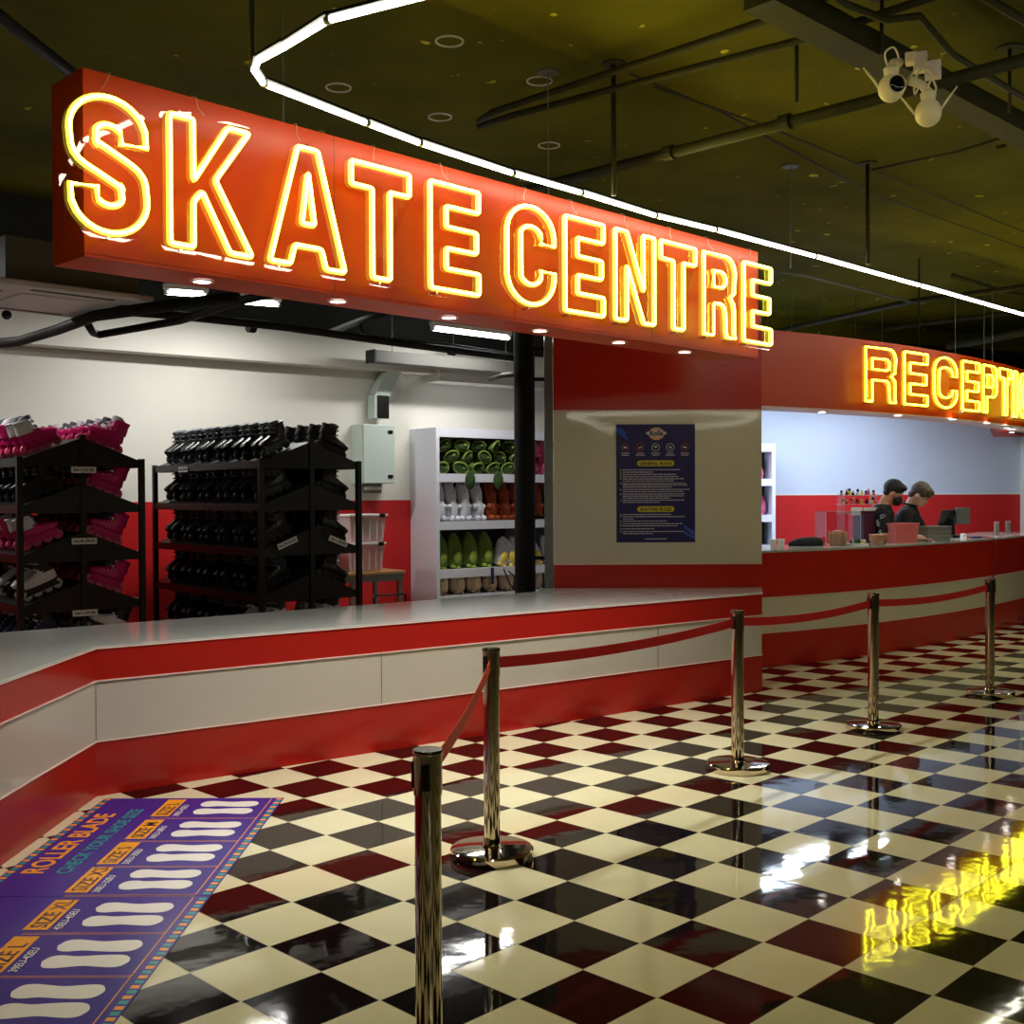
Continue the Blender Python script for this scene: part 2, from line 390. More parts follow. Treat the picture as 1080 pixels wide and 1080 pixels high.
for i, x in enumerate((.115, .305, .5, .685, .87)):
    a = MB(); disc(a, x*pw, .805*ph, .033, .033); ic = a.build('icon', M['pred'] if i in (0, 1, 4) else M['pwhite'], t)
    a = MB(); disc(a, x*pw, .805*ph, .028, .028, y=-.002); a.build('icon_field', M['pdark'], ic)
    a = MB(); y = -.0024; z = .805*ph; xx = x*pw                # small skate, cup and hand pictograms
    if i in (0, 4): a.add([(xx-.017, y, z-.008), (xx+.017, y, z-.008), (xx+.017, y, z+.003), (xx+.004, y, z+.004), (xx, y, z+.009), (xx-.013, y, z+.009)], [(0, 1, 2, 3, 4, 5)])
    elif i == 1: a.add([(xx-.015, y, z-.01), (xx-.003, y, z-.01), (xx-.003, y, z+.004), (xx-.012, y, z+.004)], [(0, 1, 2, 3)]); a.add([(xx+.002, y, z-.01), (xx+.013, y, z-.006), (xx+.013, y, z+.012), (xx+.002, y, z+.008)], [(0, 1, 2, 3)])
    elif i == 2: a.add([(xx-.015, y, z+.011), (xx-.015, y, z+.001), (xx-.003, y, z-.002), (xx, y, z-.014), (xx+.006, y, z-.002), (xx+.015, y, z+.004), (xx+.013, y, z+.012)], [(0, 1, 2, 3, 4, 5, 6)])
    else:
        for s_ in (-1, 1): a.add([(xx+s_*.007-.004, y, z+.012), (xx+s_*.007-.004, y, z-.01), (xx+s_*.007+.008, y, z-.01), (xx+s_*.007+.008, y, z-.004), (xx+s_*.007+.003, y, z-.002), (xx+s_*.007+.003, y, z+.012)], [(0, 1, 2, 3, 4, 5)])
    a.build('pictogram', M['pwhite'], ic)
a = MB(); disc(a, .51*pw, .92*ph, .065, .052); lg = a.build('logo_disc', M['ppeach'], t)
a = MB(); disc(a, .51*pw, .925*ph, .085, .022, y=-.002, n=28); a.build('logo_cloud', M['pwhite'], lg)
o = text('Rolla', .055, M['pdark'], lg, Matrix.Translation((.51*pw, -.0028, .905*ph)) @ Matrix.Rotation(PI/2, 4, 'X') @ Matrix.Rotation(.04, 4, 'Z'), align='CENTER', name='logo_script', bold=.03)
a = sheet; a.m = 3; a.add([(.0, -.0016, ph*.985), (.0, -.0016, ph*.94), (.14*pw, -.0016, ph*.865), (.15*pw, -.0016, ph*.885)], [(0, 1, 2, 3)]); a.add([(.05*pw, -.0016, ph*.975), (.03*pw, -.0016, ph*.955), (.12*pw, -.0016, ph*.91), (.14*pw, -.0016, ph*.925)], [(0, 1, 2, 3)])
a.add([(.86*pw, -.0018, ph*.15), (.86*pw, -.0018, ph*.12), (pw, -.0018, ph*.05), (pw, -.0018, ph*.085)], [(0, 1, 2, 3)]); a.add([(.85*pw, -.0018, ph*.1), (.86*pw, -.0018, ph*.075), (pw, -.0018, ph*.02), (pw, -.0018, ph*.045)], [(0, 1, 2, 3)])
a.build('sheet', [M['poster'], M['pyel'], M['pwhite'], M['pblue']], t)

# ================================================================ RENTAL COUNTER
outer = [(-2.145, .6), (-2.145, 5.83), (1.955, 8.885)]
inner = [(2.055, 9.345), (.22, 9.345), (.22, 9.04), (-.0, 8.85), (-3.1, 6.28), (-3.1, .6)]
def off(poly, d):   # shift the front path inwards
    (a, b, c) = poly; n1 = V(-1, 0); n2 = V(-(c[1]-b[1]), c[0]-b[0]).normalized()
    B = V(b[0], b[1]); k = (n1+n2); B2 = B+k*(d/(1+n1.dot(n2)))
    return [(a[0]-d, a[1]), tuple(B2), (c[0]+n2.x*d, c[1]+n2.y*d)]
t = empty('rental_counter', (-2.145, 5.83, 0), 'long angled red and white striped counter with a pale glossy top', 'counter')
def cl(poly): return [(x+2.145, y-5.83) for x, y in poly]
for nm, d, z0, z1, mm in (('kick_panel', .0, 0, .283, 'red'), ('white_band', .003, .2835, .595, 'white'), ('upper_panel', 0, .5955, .762, 'red')):
    mb = MB(); mb.prism(cl(off(outer, d)+inner), z0, z1); mb.build(nm, M[mm], t)
mb = MB(); mb.prism(cl(off(outer, -.006)+inner), .7625, .775); mb.build('worktop', M['worktop'], t, bevel=.002)
for nm, z in (('edging_strip', .283), ('edging_strip', .595), ('edging_strip', .7625)):
    mb = MB(); pth = cl(off(outer, -.003)); 
    for a, b in zip(pth, pth[1:]): mb.bar((a[0], a[1], z+.0), (b[0], b[1], z), .008, .006)
    mb.build(nm, M['edge'], t)
# panel seams
for s_ in (.0, .33, .78):
    a = V(-2.145, 5.83, 0).lerp(V(1.955, 8.885, 0), s_)-V(-2.145, 5.83, 0); n2 = V(.6, -.8, 0)*.0015
    MB().bar(a+n2+V(0, 0, .29), a+n2+V(0, 0, .59), .0025, .002, up=(.8, .6, 0)).build('panel_seam', M['grey2'], t)

# ================================================================ RECEPTION COUNTER AND FASCIA (curved)
def cy(x): return 10.1+.547*(x-2.27)+.089*(x-2.27)**2
def cpt(x, d=0):      # point on the curve, moved d metres inwards (behind)
    s = .547+.178*(x-2.27); n = V(-s, 1, 0).normalized(); return V(x, cy(x), 0)+n*d
xs = [2.02+4.75*i/36 for i in range(37)]
def strip(d0, d1, z0, z1):
    mb = MB(); rings = []
    for x in xs:
        a = cpt(x, d0); b = cpt(x, d1); rings.append([(a.x, a.y, z0), (b.x, b.y, z0), (b.x, b.y, z1), (a.x, a.y, z1)])
    mb.loft([[Vector(p) for p in r] for r in rings]); return mb
t = empty('reception_counter', (0, 0, 0), 'curved red reception counter with one wide cream stripe', 'counter')
strip(0, .12, 0, .305).build('kick_panel', M['red_bright'], t, smooth=2)
strip(.003, .12, .3055, .62).build('white_band', M['white_bright'], t, smooth=2)
strip(0, .12, .6205, 1.02).build('upper_panel', M['red_bright'], t, smooth=2)
strip(-.01, .75, 1.0205, 1.04).build('worktop', M['worktop'], t, smooth=2)
for z in (.305, .62): strip(-.004, .0, z-.004, z+.004).build('edging_strip', M['edge'], t)
strip(.70, .75, 0, 1.02).build('back_panel', M['wall2'], t)
t = empty('curved_fascia', (0, 0, 0), 'curved dark red overhead fascia carrying the reception sign letters', 'fascia')
strip(.0, .32, 2.325, 3.0).build('front_panel', M['redsign'], t, smooth=2)
strip(.0, .32, 2.312, 2.3245).build('underside', M['edge'], t, smooth=2)
# reception back wall and right pier
YR = 15.2
mw = MB(); mw.m = 0; mw.box(2.2, 6.8, YR, YR+.12, 1.545, 3.0); mw.m = 1; mw.box(2.2, 6.8, YR, YR+.12, 0, 1.525); mw.m = 2; mw.box(2.2, 6.8, YR-.004, YR+.12, 1.525, 1.545)
struct(mw.build('wall_reception', [M['wall2'], M['redpaint'], M['label']]))
struct(MB().box(6.8, 7.3, YR-.12, YR+.1, 0, 3.0).build('wall_pier', M['wall']))
mw = MB(); mw.m = 0; mw.box(2.1, 2.2, 11.1, YR+.12, 0, 3.0); struct(mw.build('wall_reception_side', [M['wall2']]))
a_, b_, c_ = cpt(5.93, .325), cpt(6.35, .325), cpt(6.76, .325)
mb = MB(); mb.prism([(a_.x, a_.y), (b_.x, b_.y), (c_.x, c_.y), (6.78, 15.06), (6.38, 15.06)], 2.285, 2.6); o = mb.build('red_soffit', M['redpaint']); tag(o, 'small red boxed soffit hanging under the right end of the curved fascia', 'soffit')
# ================================================================ HANGING SKATE CENTRE SIGN
su = V(math.cos(YAW), math.sin(YAW), 0); sn = V(math.sin(YAW), -math.cos(YAW), 0)    # along the face, out of the face
PR = UY(799.5, 265, 7.8)
def on_face(px, py, d=0): return UP(px, py, PR+sn*d, sn)
TL, BL, BR = on_face(87, 72), on_face(87, 272.5), on_face(798.5, 376)
zt = (TL.z+PR.z)/2; zb = (BL.z+BR.z)/2; slen = (V(PR.x, PR.y, 0)-V(TL.x, TL.y, 0)).length
print('sign', TL, BL, BR, PR, zt, zb, slen)
FM = Matrix(((su.x, -sn.x, 0, TL.x), (su.y, -sn.y, 0, TL.y), (0, 0, 1, 0), (0, 0, 0, 1)))   # local x along sign, y away from viewer, z up
def fempty(name, u, y, z, label, cat, group=None):
    o = empty(name, FM @ V(u, y, z), label, cat, group, rz=YAW); return o
SD = .28
t = fempty('box_sign', 0, 0, zb, 'long hanging orange red box sign carrying the skate centre neon letters', 'sign')
MB().box(0, slen, 0, SD, .012, zt-zb).build('sign_box', M['redsign'], t, bevel=.002)
MB().box(0.002, slen-.002, .002, SD-.002, 0, .0118).build('underside_panel', M['redsign'], t)
for k in range(1, 4):
    MB().box(slen*k/4-.001, slen*k/4+.001, -.001, -.0002, .012, zt-zb).build('panel_seam', M['dark'], t)

def rnd(poly, r=.014, n=3):
    out = []; m = len(poly)
    for i in range(m):
        p = Vector(poly[i]); a = Vector(poly[i-1])-p; b = Vector(poly[(i+1) % m])-p
        if a.length < r*2.2 or b.length < r*2.2: out.append(p); continue
        a = a.normalized()*r; b = b.normalized()*r
        for k in range(n+1):
            s = k/n; out.append(p+a*(1-s)**2+b*s**2)
    return out
def spline(ctrl, n=8):
    c = [Vector(p) for p in ctrl]; c = [c[0]*2-c[1]]+c+[c[-1]*2-c[-2]]; out = []
    for i in range(1, len(c)-2):
        for k in range(n):
            s = k/n; out.append(.5*((2*c[i])+(-c[i-1]+c[i+1])*s+(2*c[i-1]-5*c[i]+4*c[i+1]-c[i+2])*s*s+(-c[i-1]+3*c[i]-3*c[i+1]+c[i+2])*s**3))
    out.append(c[-2]); return out
def band(cen, t):
    L, R_ = [], []
    for i, p in enumerate(cen):
        a = cen[max(i-1, 0)]; b = cen[min(i+1, len(cen)-1)]; d = (b-a).normalized(); n = V(-d.y, d.x)
        n = Vector((-d.y, d.x)); L.append(p+n*t/2); R_.append(p-n*t/2)
    return L+R_[::-1]
def ellarc(cx, cz, rx, rz, a0, a1, n=10): return [Vector((cx+rx*math.cos(math.radians(a0+(a1-a0)*k/n)), cz+rz*math.sin(math.radians(a0+(a1-a0)*k/n)))) for k in range(n+1)]
def glyph(ch, w, h, t):
    V2 = lambda *a: Vector(a)
    m = w/2
    if ch == 'E': return [rnd([(0, 0), (w, 0), (w, t), (t, t), (t, (h-t)/2), (w*.95, (h-t)/2), (w*.95, (h+t)/2), (t, (h+t)/2), (t, h-t), (w, h-t), (w, h), (0, h)])]
    if ch == 'T': return [rnd([(m-t/2, 0), (m+t/2, 0), (m+t/2, h-t), (w, h-t), (w, h), (0, h), (0, h-t), (m-t/2, h-t)])]
    if ch == 'I': return [rnd([(0, 0), (w, 0), (w, h), (0, h)])]
    if ch == 'A':
        zb_ = .165*h; a = t*.5; k = (m-a)/h; k2 = k*1.02
        return [rnd([(0, 0), (t, 0), (t+k*zb_, zb_), (w-t-k*zb_, zb_), (w-t, 0), (w, 0), (m+a, h), (m-a, h)]), rnd([(t*1.08+k*(zb_+t*.95), zb_+t*.95), (w-t*1.08-k*(zb_+t*.95), zb_+t*.95), (m, h*.80)])]
    if ch == 'K': return [rnd([(0, 0), (t, 0), (t, .36*h), (.38*w, .45*h), (.72*w, 0), (w, 0), (.54*w, .56*h), (w*.97, h), (.70*w, h), (t, .52*h), (t, h), (0, h)])]
    if ch == 'N':
        t = min(t, w*.30); return [rnd([(0, 0), (t, 0), (t, .62*h), (w-t, 0), (w, 0), (w, h), (w-t, h), (w-t, .36*h), (t, h), (0, h)])]
    if ch in 'RP':
        b = .40*h if ch == 'R' else .34*h; r = min(.42*w, .2*h)
        inner = [V2(t, b+t), V2(w-t-.1*w, b+t)]+ellarc(w-t-r*.5, b+t+r*.5, r*.5, r*.5, -90, 0, 4)+ellarc(w-t-r*.5, h-t-r*.5, r*.5, r*.5, 0, 90, 4)+[V2(t, h-t)]
        if ch == 'P': outer = [V2(0, 0), V2(t, 0), V2(t, b)]+ellarc(w-r, b+r, r, r, -90, 0, 7)+ellarc(w-r, h-r, r, r, 0, 90, 7)+[V2(0, h)]
        else:
            outer = [V2(0, 0), V2(t, 0), V2(t, b)]+ellarc(w-t-r*.55, b-r*.6, r*.45, r*.6, 90, 0, 5)+[V2(w-t, .06*h), V2(w-t*.9, 0), V2(w, 0), V2(w-.01, .08*h), V2(w-.01, b-r*.35)]+[V2(w-.02, b+.02*h), V2(w-.16*w, b+t*.5), V2(w-.03*w, b+t*.5+.06*h)]+ellarc(w-r, h-r, r, r, 0, 90, 7)+[V2(0, h)]
        return [outer, inner]
    if ch == 'O': return [ellarc(m, h/2, m, h/2, 0, 342, 19), ellarc(m, h/2, m-t, h/2-t, 0, 342, 19)]
    if ch == 'C':
        q = t/2; cen = [V2(w-q, .64*h), V2(w-q, .72*h)]+ellarc(m, h*.70, m-q, h*.30-q, 8, 172, 12)+[V2(q, .5*h)]+ellarc(m, h*.30, m-q, h*.30-q, 188, 352, 12)+[V2(w-q, .28*h), V2(w-q, .36*h)]
        return [band(cen, t)]
    if ch == 'S':
        q = t/2; rx = w/2-q; rz = h*.27-q
        cen = [V2(w-q*1.05, .68*h)]+ellarc(m, h-q-rz, rx, rz, 20, 185, 14)+spline([V2(q*1.0+.012*w, .655*h), V2(.22*w, .585*h), V2(m, .505*h), V2(.78*w, .42*h), V2(w-q-.012*w, .345*h)], 4)+ellarc(m, q+rz, rx, rz, 5, -160, 14)+[V2(q*1.05, .32*h)]
        return [band(cen, t)]
def offset(loop, d):        # crude outward mitre offset for the acrylic backing outline
    n = len(loop); area = sum(loop[i][0]*loop[(i+1) % n][1]-loop[(i+1) % n][0]*loop[i][1] for i in range(n)); s = 1 if area > 0 else -1; out = []
    for i in range(n):
        p = Vector(loop[i]); a = (p-Vector(loop[i-1])); b = (Vector(loop[(i+1) % n])-p)
        if a.length < 1e-6 or b.length < 1e-6: continue
        a.normalize(); b.normalize(); n1 = Vector((a.y, -a.x))*s; n2 = Vector((b.y, -b.x))*s; k = n1+n2
        if k.length < .3: continue
        out.append(p+k*(d/max(.55, 1+n1.dot(n2))))
    return out
def neon_letter(ch, w, h, t, loc, rz, label, group, m='neon', r=.0135, yo=.0, seg=8):
    root = empty('neon_letter', loc, label, 'neon letter', group, rz)
    loops = glyph(ch, w, h, t)
    for lp in loops:
        lp2 = [lp[0]]
        for p in lp[1:]:
            if (Vector(p)-Vector(lp2[-1])).length > .004: lp2.append(p)
        nt_ = MB().tube([(p[0], -.014, p[1]) for p in lp2], r, seg, closed=True).build('neon_tube', M[m], root, smooth=True)
        MB().tube([(p[0], -.014-r*.62, p[1]) for p in lp2], r*.62, 6, closed=True).build('lit_core', M['core2' if m == 'neon2' else 'core'], nt_, smooth=True)
    o2 = offset(loops[0], .035)
    mb = MB(); n = len(o2); mb.add([(p[0], 0, p[1]) for p in o2], [tuple(range(n))]); mb.build('acrylic_backing', M['acr'], root)
    for (x, z) in ((w*.5 if ch in 'SCATO' else t/2, h+.018), (w*.5 if ch in 'SCTO' else t/2, -.018)) + (((w-t/2, h+.018),) if ch in 'KERN' else ()):
        MB().lathe([(.006, -.006), (.006, .05+yo)], (x, 0, z), 10, 'y').build('standoff', M['chrome'], root, smooth=2)
    return root
OFF = .07
def u_of(px, py): 
    p = on_face(px, py, OFF); return (p-TL).dot(su), p.z
spec = [('S', 71, 153, 104, 247), ('K', 177, 263, 125, 262), ('A', 282, 361, 159, 284), ('T', 368.5, 429.5, 180, 296), ('E', 451.5, 502.5, 199, 307),
        ('C', 532, 582, 220, 321), ('E', 593.5, 634, 233, 331), ('N', 646.5, 687.5, 247, 341), ('T', 694.5, 731, 259, 348), ('R', 740, 772.5, 270, 354), ('E', 782, 810.5, 279.5, 360)]
zs0 = sum(u_of((a+b)/2, d)[1] for _, a, b, c, d in spec)/len(spec); zs1 = sum(u_of((a+b)/2, c)[1] for _, a, b, c, d in spec)/len(spec)
print('letters z', zs0, zs1, [tuple(round(x, 2) for x in (u_of((a+b)/2, d)[1], u_of((a+b)/2, c)[1])) for _, a, b, c, d in spec])
hh = zs1-zs0
desc = ['large first letter S of the word skate', 'letter K after the S of skate', 'letter A in the middle of the word skate', 'letter T of skate between A and E', 'last letter E of the word skate',
        'letter C opening the word centre', 'first letter E of centre beside the C', 'letter N in the middle of the word centre', 'letter T of centre between N and R', 'letter R of centre before its last E', 'last letter E of centre at the sign end']
for (ch, a, b, c, d), ds in zip(spec, desc):
    u0, _ = u_of(a, (c+d)/2); u1, _ = u_of(b, (c+d)/2)
    neon_letter(ch, u1-u0, hh, min(.105, .34*(u1-u0)), FM @ V(u0, -OFF, zs0), YAW, 'yellow neon outline '+ds, 'neon letters of the skate centre sign')
# thin supply wires of the letters
for i, (ch, a, b, c, d) in enumerate(spec):
    u0, _ = u_of((a+b)/2, (c+d)/2); k = (.05, -.02, 0, .03, -.02)[i % 5]
    pts = [FM @ V(u0, -OFF+.03, zs1+.045), FM @ V(u0+k*.6, -.012, (zs1+zt)/2+.02), FM @ V(u0+k, -.006, zt+.004), FM @ V(u0+k, .05, zt+.004)]
    o = MB().tube(spline(pts, 4), .0015, 5).build('supply_wire', M['camb']); tag(o, 'thin supply wire rising from the '+desc[i].replace('large first ', ''), 'wire', 'letter supply wires on the skate centre sign')
# sign suspension wires
for i, (px, py) in enumerate(((187, 30), (459, 118), (733, 198))):
    top = U(px, py, ZC); pu = (top-TL).dot(su); b = FM @ V(pu, SD*.5, zt)
    t = empty('suspension_wire', (b.x, b.y, zt), ['thin steel wire with ceiling plate above the S of skate', 'thin steel wire with ceiling plate above the last letters of skate', 'thin steel wire with ceiling plate above the T of centre'][i], 'wire', 'wires holding the skate centre sign')
    MB().tube([(0, 0, 0), (0, 0, ZC-zt)], .004, 6).build('wire', M['grey'], t); MB().lathe([(.06, ZC-zt-.012), (.06, ZC-zt)], seg=16).build('ceiling_plate', M['grey2'], t)
# downlights under the sign
def downlight(loc, label, group, energy=18, col=(1, .96, .9), r=.038, ang=110):
    t = empty('downlight', loc, label, 'downlight', group)
    MB().lathe([(r, -.006), (r+.012, -.004), (r+.012, 0)], seg=20, cap=False).build('trim_ring', M['lid'], t, smooth=2)
    MB().lathe([(r-.002, -.004), (r-.002, -.001)], seg=20).build('lens', M['dl'], t)
    lamp('SPOT', 'downlight_beam', (0, 0, -.012), energy, col, .04, spot=math.radians(ang), blend=.8, parent=t)
for i, (px, py) in enumerate(((212, 296.5), (352.5, 318), (467.5, 335.5), (566.5, 349), (651, 361), (722, 371))):
    p = U(px, py, zb); uv = FM.inverted() @ p
    downlight(FM @ V(uv.x, SD*.5, zb-.0005), ORD[i]+' round recessed downlight from the left under the skate centre sign', 'downlights under the skate centre sign', 62)
for i, (px, py) in enumerate(((867, 434.6), (947, 438), (1005, 442), (1041, 446), (1062, 451), (1067, 455.7))):
    z = 2.311 if i < 4 else 2.284
    p = U(px, py, z)
    downlight(p, ORD[i]+' small downlight from the left under the reception fascia', 'downlights under the reception fascia', 14)

# ================================================================ RECEPTION LETTERS
def curve_hit(px):
    d = ray(px, 400); best = None
    for k in range(600):
        x = 2.1+k*.01; p = cpt(x, -.07); e = abs(p.x*d.y-p.y*d.x)
        if best is None or e < best[0]: best = (e, x)
    return best[1]
rspec = [('R', 911.5, 943, 368.5, 424.5), ('E', 952, 976.5, 374, 428.5), ('C', 983.5, 1007.5, 378, 430.5), ('E', 1013.5, 1031, 381.5, 432.5), ('P', 1035.5, 1049.5, 385, 434.5), ('T', 1052.5, 1065, 388.5, 437.5), ('I', 1067, 1071, 391, 439.5), ('O', 1073, 1083, 395, 442), ('N', 1085.5, 1095, 399, 446)]
rdesc = ['first letter R of the reception sign', 'letter E beside the R of reception', 'letter C of reception', 'letter E between C and P of reception', 'letter P of reception', 'letter T of reception beside the P', 'narrow letter I of reception', 'letter O of reception at the photo edge', 'last letter N of reception past the O']
zz = []
for (ch, a, b, c, d) in rspec[:6]:
    x = curve_hit((a+b)/2); p = cpt(x, -.07); zz.append((UY((a+b)/2, d, p.y).z, UY((a+b)/2, c, p.y).z))
rz0 = sum(z[0] for z in zz)/6; rz1 = sum(z[1] for z in zz)/6; print('rec z', zz)
for (ch, a, b, c, d), ds in zip(rspec, rdesc):
    x = curve_hit((a+b)/2); p = cpt(x, -.07); s = .547+.178*(x-2.27); ang = math.atan(s); uu = V(math.cos(ang), math.sin(ang), 0); nn = V(uu.y, -uu.x, 0)
    pa = UP(a, 400, p, nn); pb = UP(b, 400, p, nn); w = max((pb-pa).length, .06)
    neon_letter(ch, w, rz1-rz0, min(.10, .36*w), V(pa.x, pa.y, rz0), ang, 'lemon yellow neon outline '+ds, 'neon letters of the reception sign', 'neon2', .0118)
for i, (px, yt) in enumerate(((991, 330), (1029, 352), (1059, 364), (1068, 374))):
    x = curve_hit(px); p = cpt(x, .15)
    o = MB().tube([(p.x, p.y, 3.0), (p.x, p.y, ZC)], .008 if i == 0 else .004, 6).build('suspension_wire', M['pipe2'] if i == 0 else M['grey']); tag(o, ORD[i]+' hanging rod from the left above the reception fascia', 'rod', 'rods holding the reception fascia')

# ================================================================ LED TUBE LOOP
ZL = 3.2
nodes = [(346, 21), 'c', (278, 88), (387, 130), (443, 151), (541, 183), (613.5, 203.5), (691.5, 227.5), (755, 242.5), (860, 270.5), (970, 301), (1080, 332)]
P = [U(*n, ZL) if n != 'c' else None for n in nodes]
d0 = (P[0]-U(290, 57, ZL)).normalized()
c1, c2 = U(272, 64, ZL), U(268, 74, ZL)
p_far = U(425, 1, ZL); d0 = (p_far-P[0]).normalized()
corner = P[0]+d0*1.85
ob = Matrix.Rotation(-.06, 3, 'Z')                                         # far corner of the loop, above the viewer
dl = (P[-1]-P[4]).normalized()
segs = [[corner, corner.lerp(P[0], .5)], [corner.lerp(P[0], .5), P[0]], [P[0], U(300, 49, ZL), c1, c2, P[2]]]
segs += [[P[i], P[i+1]] for i in range(2, len(P)-1)]
e = P[-1]; segs += [[e, e+dl*1.3], [e+dl*1.3, e+dl*2.6]]
b = corner
for k in range(7): segs.append([b+ob @ dl*1.35*k, b+ob @ dl*1.35*(k+1)])
ns = len(segs)
L2 = [V(1.2, -4.9, ZL), V(1.95, -7.9, ZL), V(2.7, -10.9, ZL), V(4.6, -9.4, ZL), V(5.3, -7.2, ZL), V(5.1, -4.9, ZL), V(3.3, -3.6, ZL), V(1.2, -4.9, ZL)]
segs += [[p_, q_] for p_, q_ in zip(L2, L2[1:])]
fill_loop_right = [V(6.0, 7.6, ZL), V(8.1, 10.4, ZL), V(9.6, 9.2, ZL), V(7.6, 6.2, ZL), V(6.0, 7.6, ZL)]  # added unseen loop that brightens the reception counter
fill_loop_back = [V(-1.5, -1.5, ZL), V(-4.5, 1.5, ZL), V(-5.5, .5, ZL), V(-2.5, -2.5, ZL), V(-1.5, -1.5, ZL)]  # added unseen loop giving the hall more light
segs += [[p_, q_] for p_, q_ in zip(fill_loop_back, fill_loop_back[1:])]
segs += [[p_, q_] for p_, q_ in zip(fill_loop_right, fill_loop_right[1:])]
for i, sg in enumerate(segs):
    a, b_ = sg[0], sg[-1]; mid = (a+b_)/2
    where = 'short left side' if i < 2 else 'left corner' if i == 2 else 'long side above the box sign' if i < ns-7 else 'long side above the hall'
    if i >= ns: where = 'many-sided loop far behind the viewer' if i < ns+7 else 'unseen loop added behind the viewer for light' if i < ns+11 else 'unseen loop added to light reception'
    n_ = (i-ns+1 if i < ns+7 else i-ns-6 if i < ns+11 else i-ns-10) if i >= ns else i+1 if i < 2 else i-2 if i < ns-7 else i-(ns-7)+1
    lab = 'glowing white tube, '+('bent piece at the left corner of the loop' if i == 2 else ORD[n_-1]+' from left, '+where)
    t = empty('tube_light', mid, lab, 'tube light', 'white tube lights of the hanging loop')
    pts = [Vector(p)-mid for p in sg]
    d1 = (pts[1]-pts[0]).normalized()*.012; d2 = (pts[-2]-pts[-1]).normalized()*.012
    pp = [pts[0]+d1]+pts[1:-1]+[pts[-1]+d2]
    MB().tube(pp, .0125, 10).build('diffuser', M['led'], t, smooth=True)
    mb = MB()
    for q0, q1 in zip(pts, pts[1:]): mb.bar(q0+V(0, 0, .022), q1+V(0, 0, .0175), .03, .012)
    mb.build('housing', M['pipe2'], t)
    MB().tube([pts[0], pts[0]+d1], .015, 10).build('end_cap', M['grey'], t, smooth=2); MB().tube([pts[-1]+d2, pts[-1]], .015, 10).build('end_cap', M['grey'], t, smooth=2)
def hrod(px, ytop, zbot, label, r=.011, plate=.07, ztop=ZC, mtl='pipe', grp='rods hanging from the ceiling', yb=None):
    p = U(px, ytop, ztop)
    t = empty('hanging_rod', (p.x, p.y, zbot), label, 'rod', grp)
    MB().tube([(0, 0, 0), (0, 0, ztop-zbot)], r, 8).build('rod', M[mtl], t, smooth=True)
    if plate: MB().lathe([(plate, ztop-zbot-.01), (plate, ztop-zbot)], seg=18).build('ceiling_plate', M['pipe'], t)
    return t
hrod(647, 67, ZL+.015, 'dark rod with round plate above the gap between skate and centre', .014)
hrod(915, 172, ZL+.015, 'dark rod holding the tube light loop left of the cameras above reception', .014)
hrod(840, 25, 3.55, 'dark rod holding the long pipe in the upper middle')
hrod(930, -6, 3.66, 'short dark rod above the security cameras', .01)
hrod(1065, 50, 3.6, 'dark rod right of the security cameras near the photo edge', .01)
pc = U(266, 70, ZL)
t = empty('hanging_rod', (pc.x, pc.y, ZL), 'dark rod at the left corner of the glowing tube loop', 'rod', 'rods hanging from the ceiling')
MB().tube([(0, 0, 0), (0, 0, ZC-ZL)], .012, 8).build('rod', M['pipe'], t, smooth=True)

# ================================================================ CEILING PIPES AND BEAMS
def cpipe(name, pts, z, r, label, m='pipe', grp='pipes under the ceiling', couplings=()):
    w = [U(x, y, z[i] if isinstance(z, (list, tuple)) else z) for i, (x, y) in enumerate(pts)]
    mid = w[0]; t = empty(name, mid, label, 'pipe', grp)
    MB().tube([p-mid for p in w], r, 10).build('pipe_run', M[m], t, smooth=True)
    for c in couplings:
        a, b = w[0], w[-1]; q = a.lerp(b, c)-mid; d = (b-a).normalized()*.03
        MB().tube([q-d, q+d], r*1.35, 10).build('coupling', M[m], t, smooth=2)
    return t, w
cpipe('ceiling_pipe', [(527, 208), (840, 127), (1100, 58)], 3.5, .032, 'long thick dark pipe running from the sign to the upper right', couplings=(.004, .4, .62))
cpipe('ceiling_pipe', [(505, 134), (540, 122), (860, 38), (1010, -12)], 3.8, .02, 'thin pipe above the middle running to the upper right')
cpipe('ceiling_pipe', [(505, 128), (520, 118), (700, 58), (830, 14), (900, -15)], 3.85, .02, 'thin pipe furthest up in the middle of the ceiling')
cpipe('ceiling_pipe', [(870, -12), (890, 4), (935, 21), (970, 17), (1005, 58), (1120, 128)], 3.72, .018, 'bent conduit passing above the security cameras')
cpipe('ceiling_pipe', [(1035, -5), (1120, 45)], 3.72, .02, 'short visible pipe in the upper right corner')
cpipe('ceiling_pipe', [(920, 179), (1010, 160), (1055, 146), (1120, 143)], 3.85, .01, 'thin conduit below the cameras meeting the ceiling rod', couplings=(.7,))
cpipe('ceiling_pipe', [(822, 287), (850, 291), (960, 318)], 3.55, .012, 'thin shiny conduit above the reception fascia', 'grey')
cpipe('ceiling_pipe', [(815, 350), (960, 318), (1100, 300)], 3.62, .03, 'dark pipe crossing behind the tube loop above reception')
cpipe('ceiling_pipe', [(910, 350), (1000, 338), (1100, 326)], 3.7, .03, 'olive pipe above the letters of reception')
cpipe('ceiling_pipe', [(1000, 365), (1040, 358), (1120, 342)], 3.4, .05, 'thick olive pipe right above the last reception letters')
cpipe('ceiling_pipe', [(1005, 291), (1060, 308), (1120, 318)], 3.7, .025, 'dark pipe at the right edge under the tube loop')
cpipe('ceiling_pipe', [(-60, -30), (10, 25), (85, 84)], 3.75, .03, 'thick dark pipe in the black upper left corner', 'pipe2')
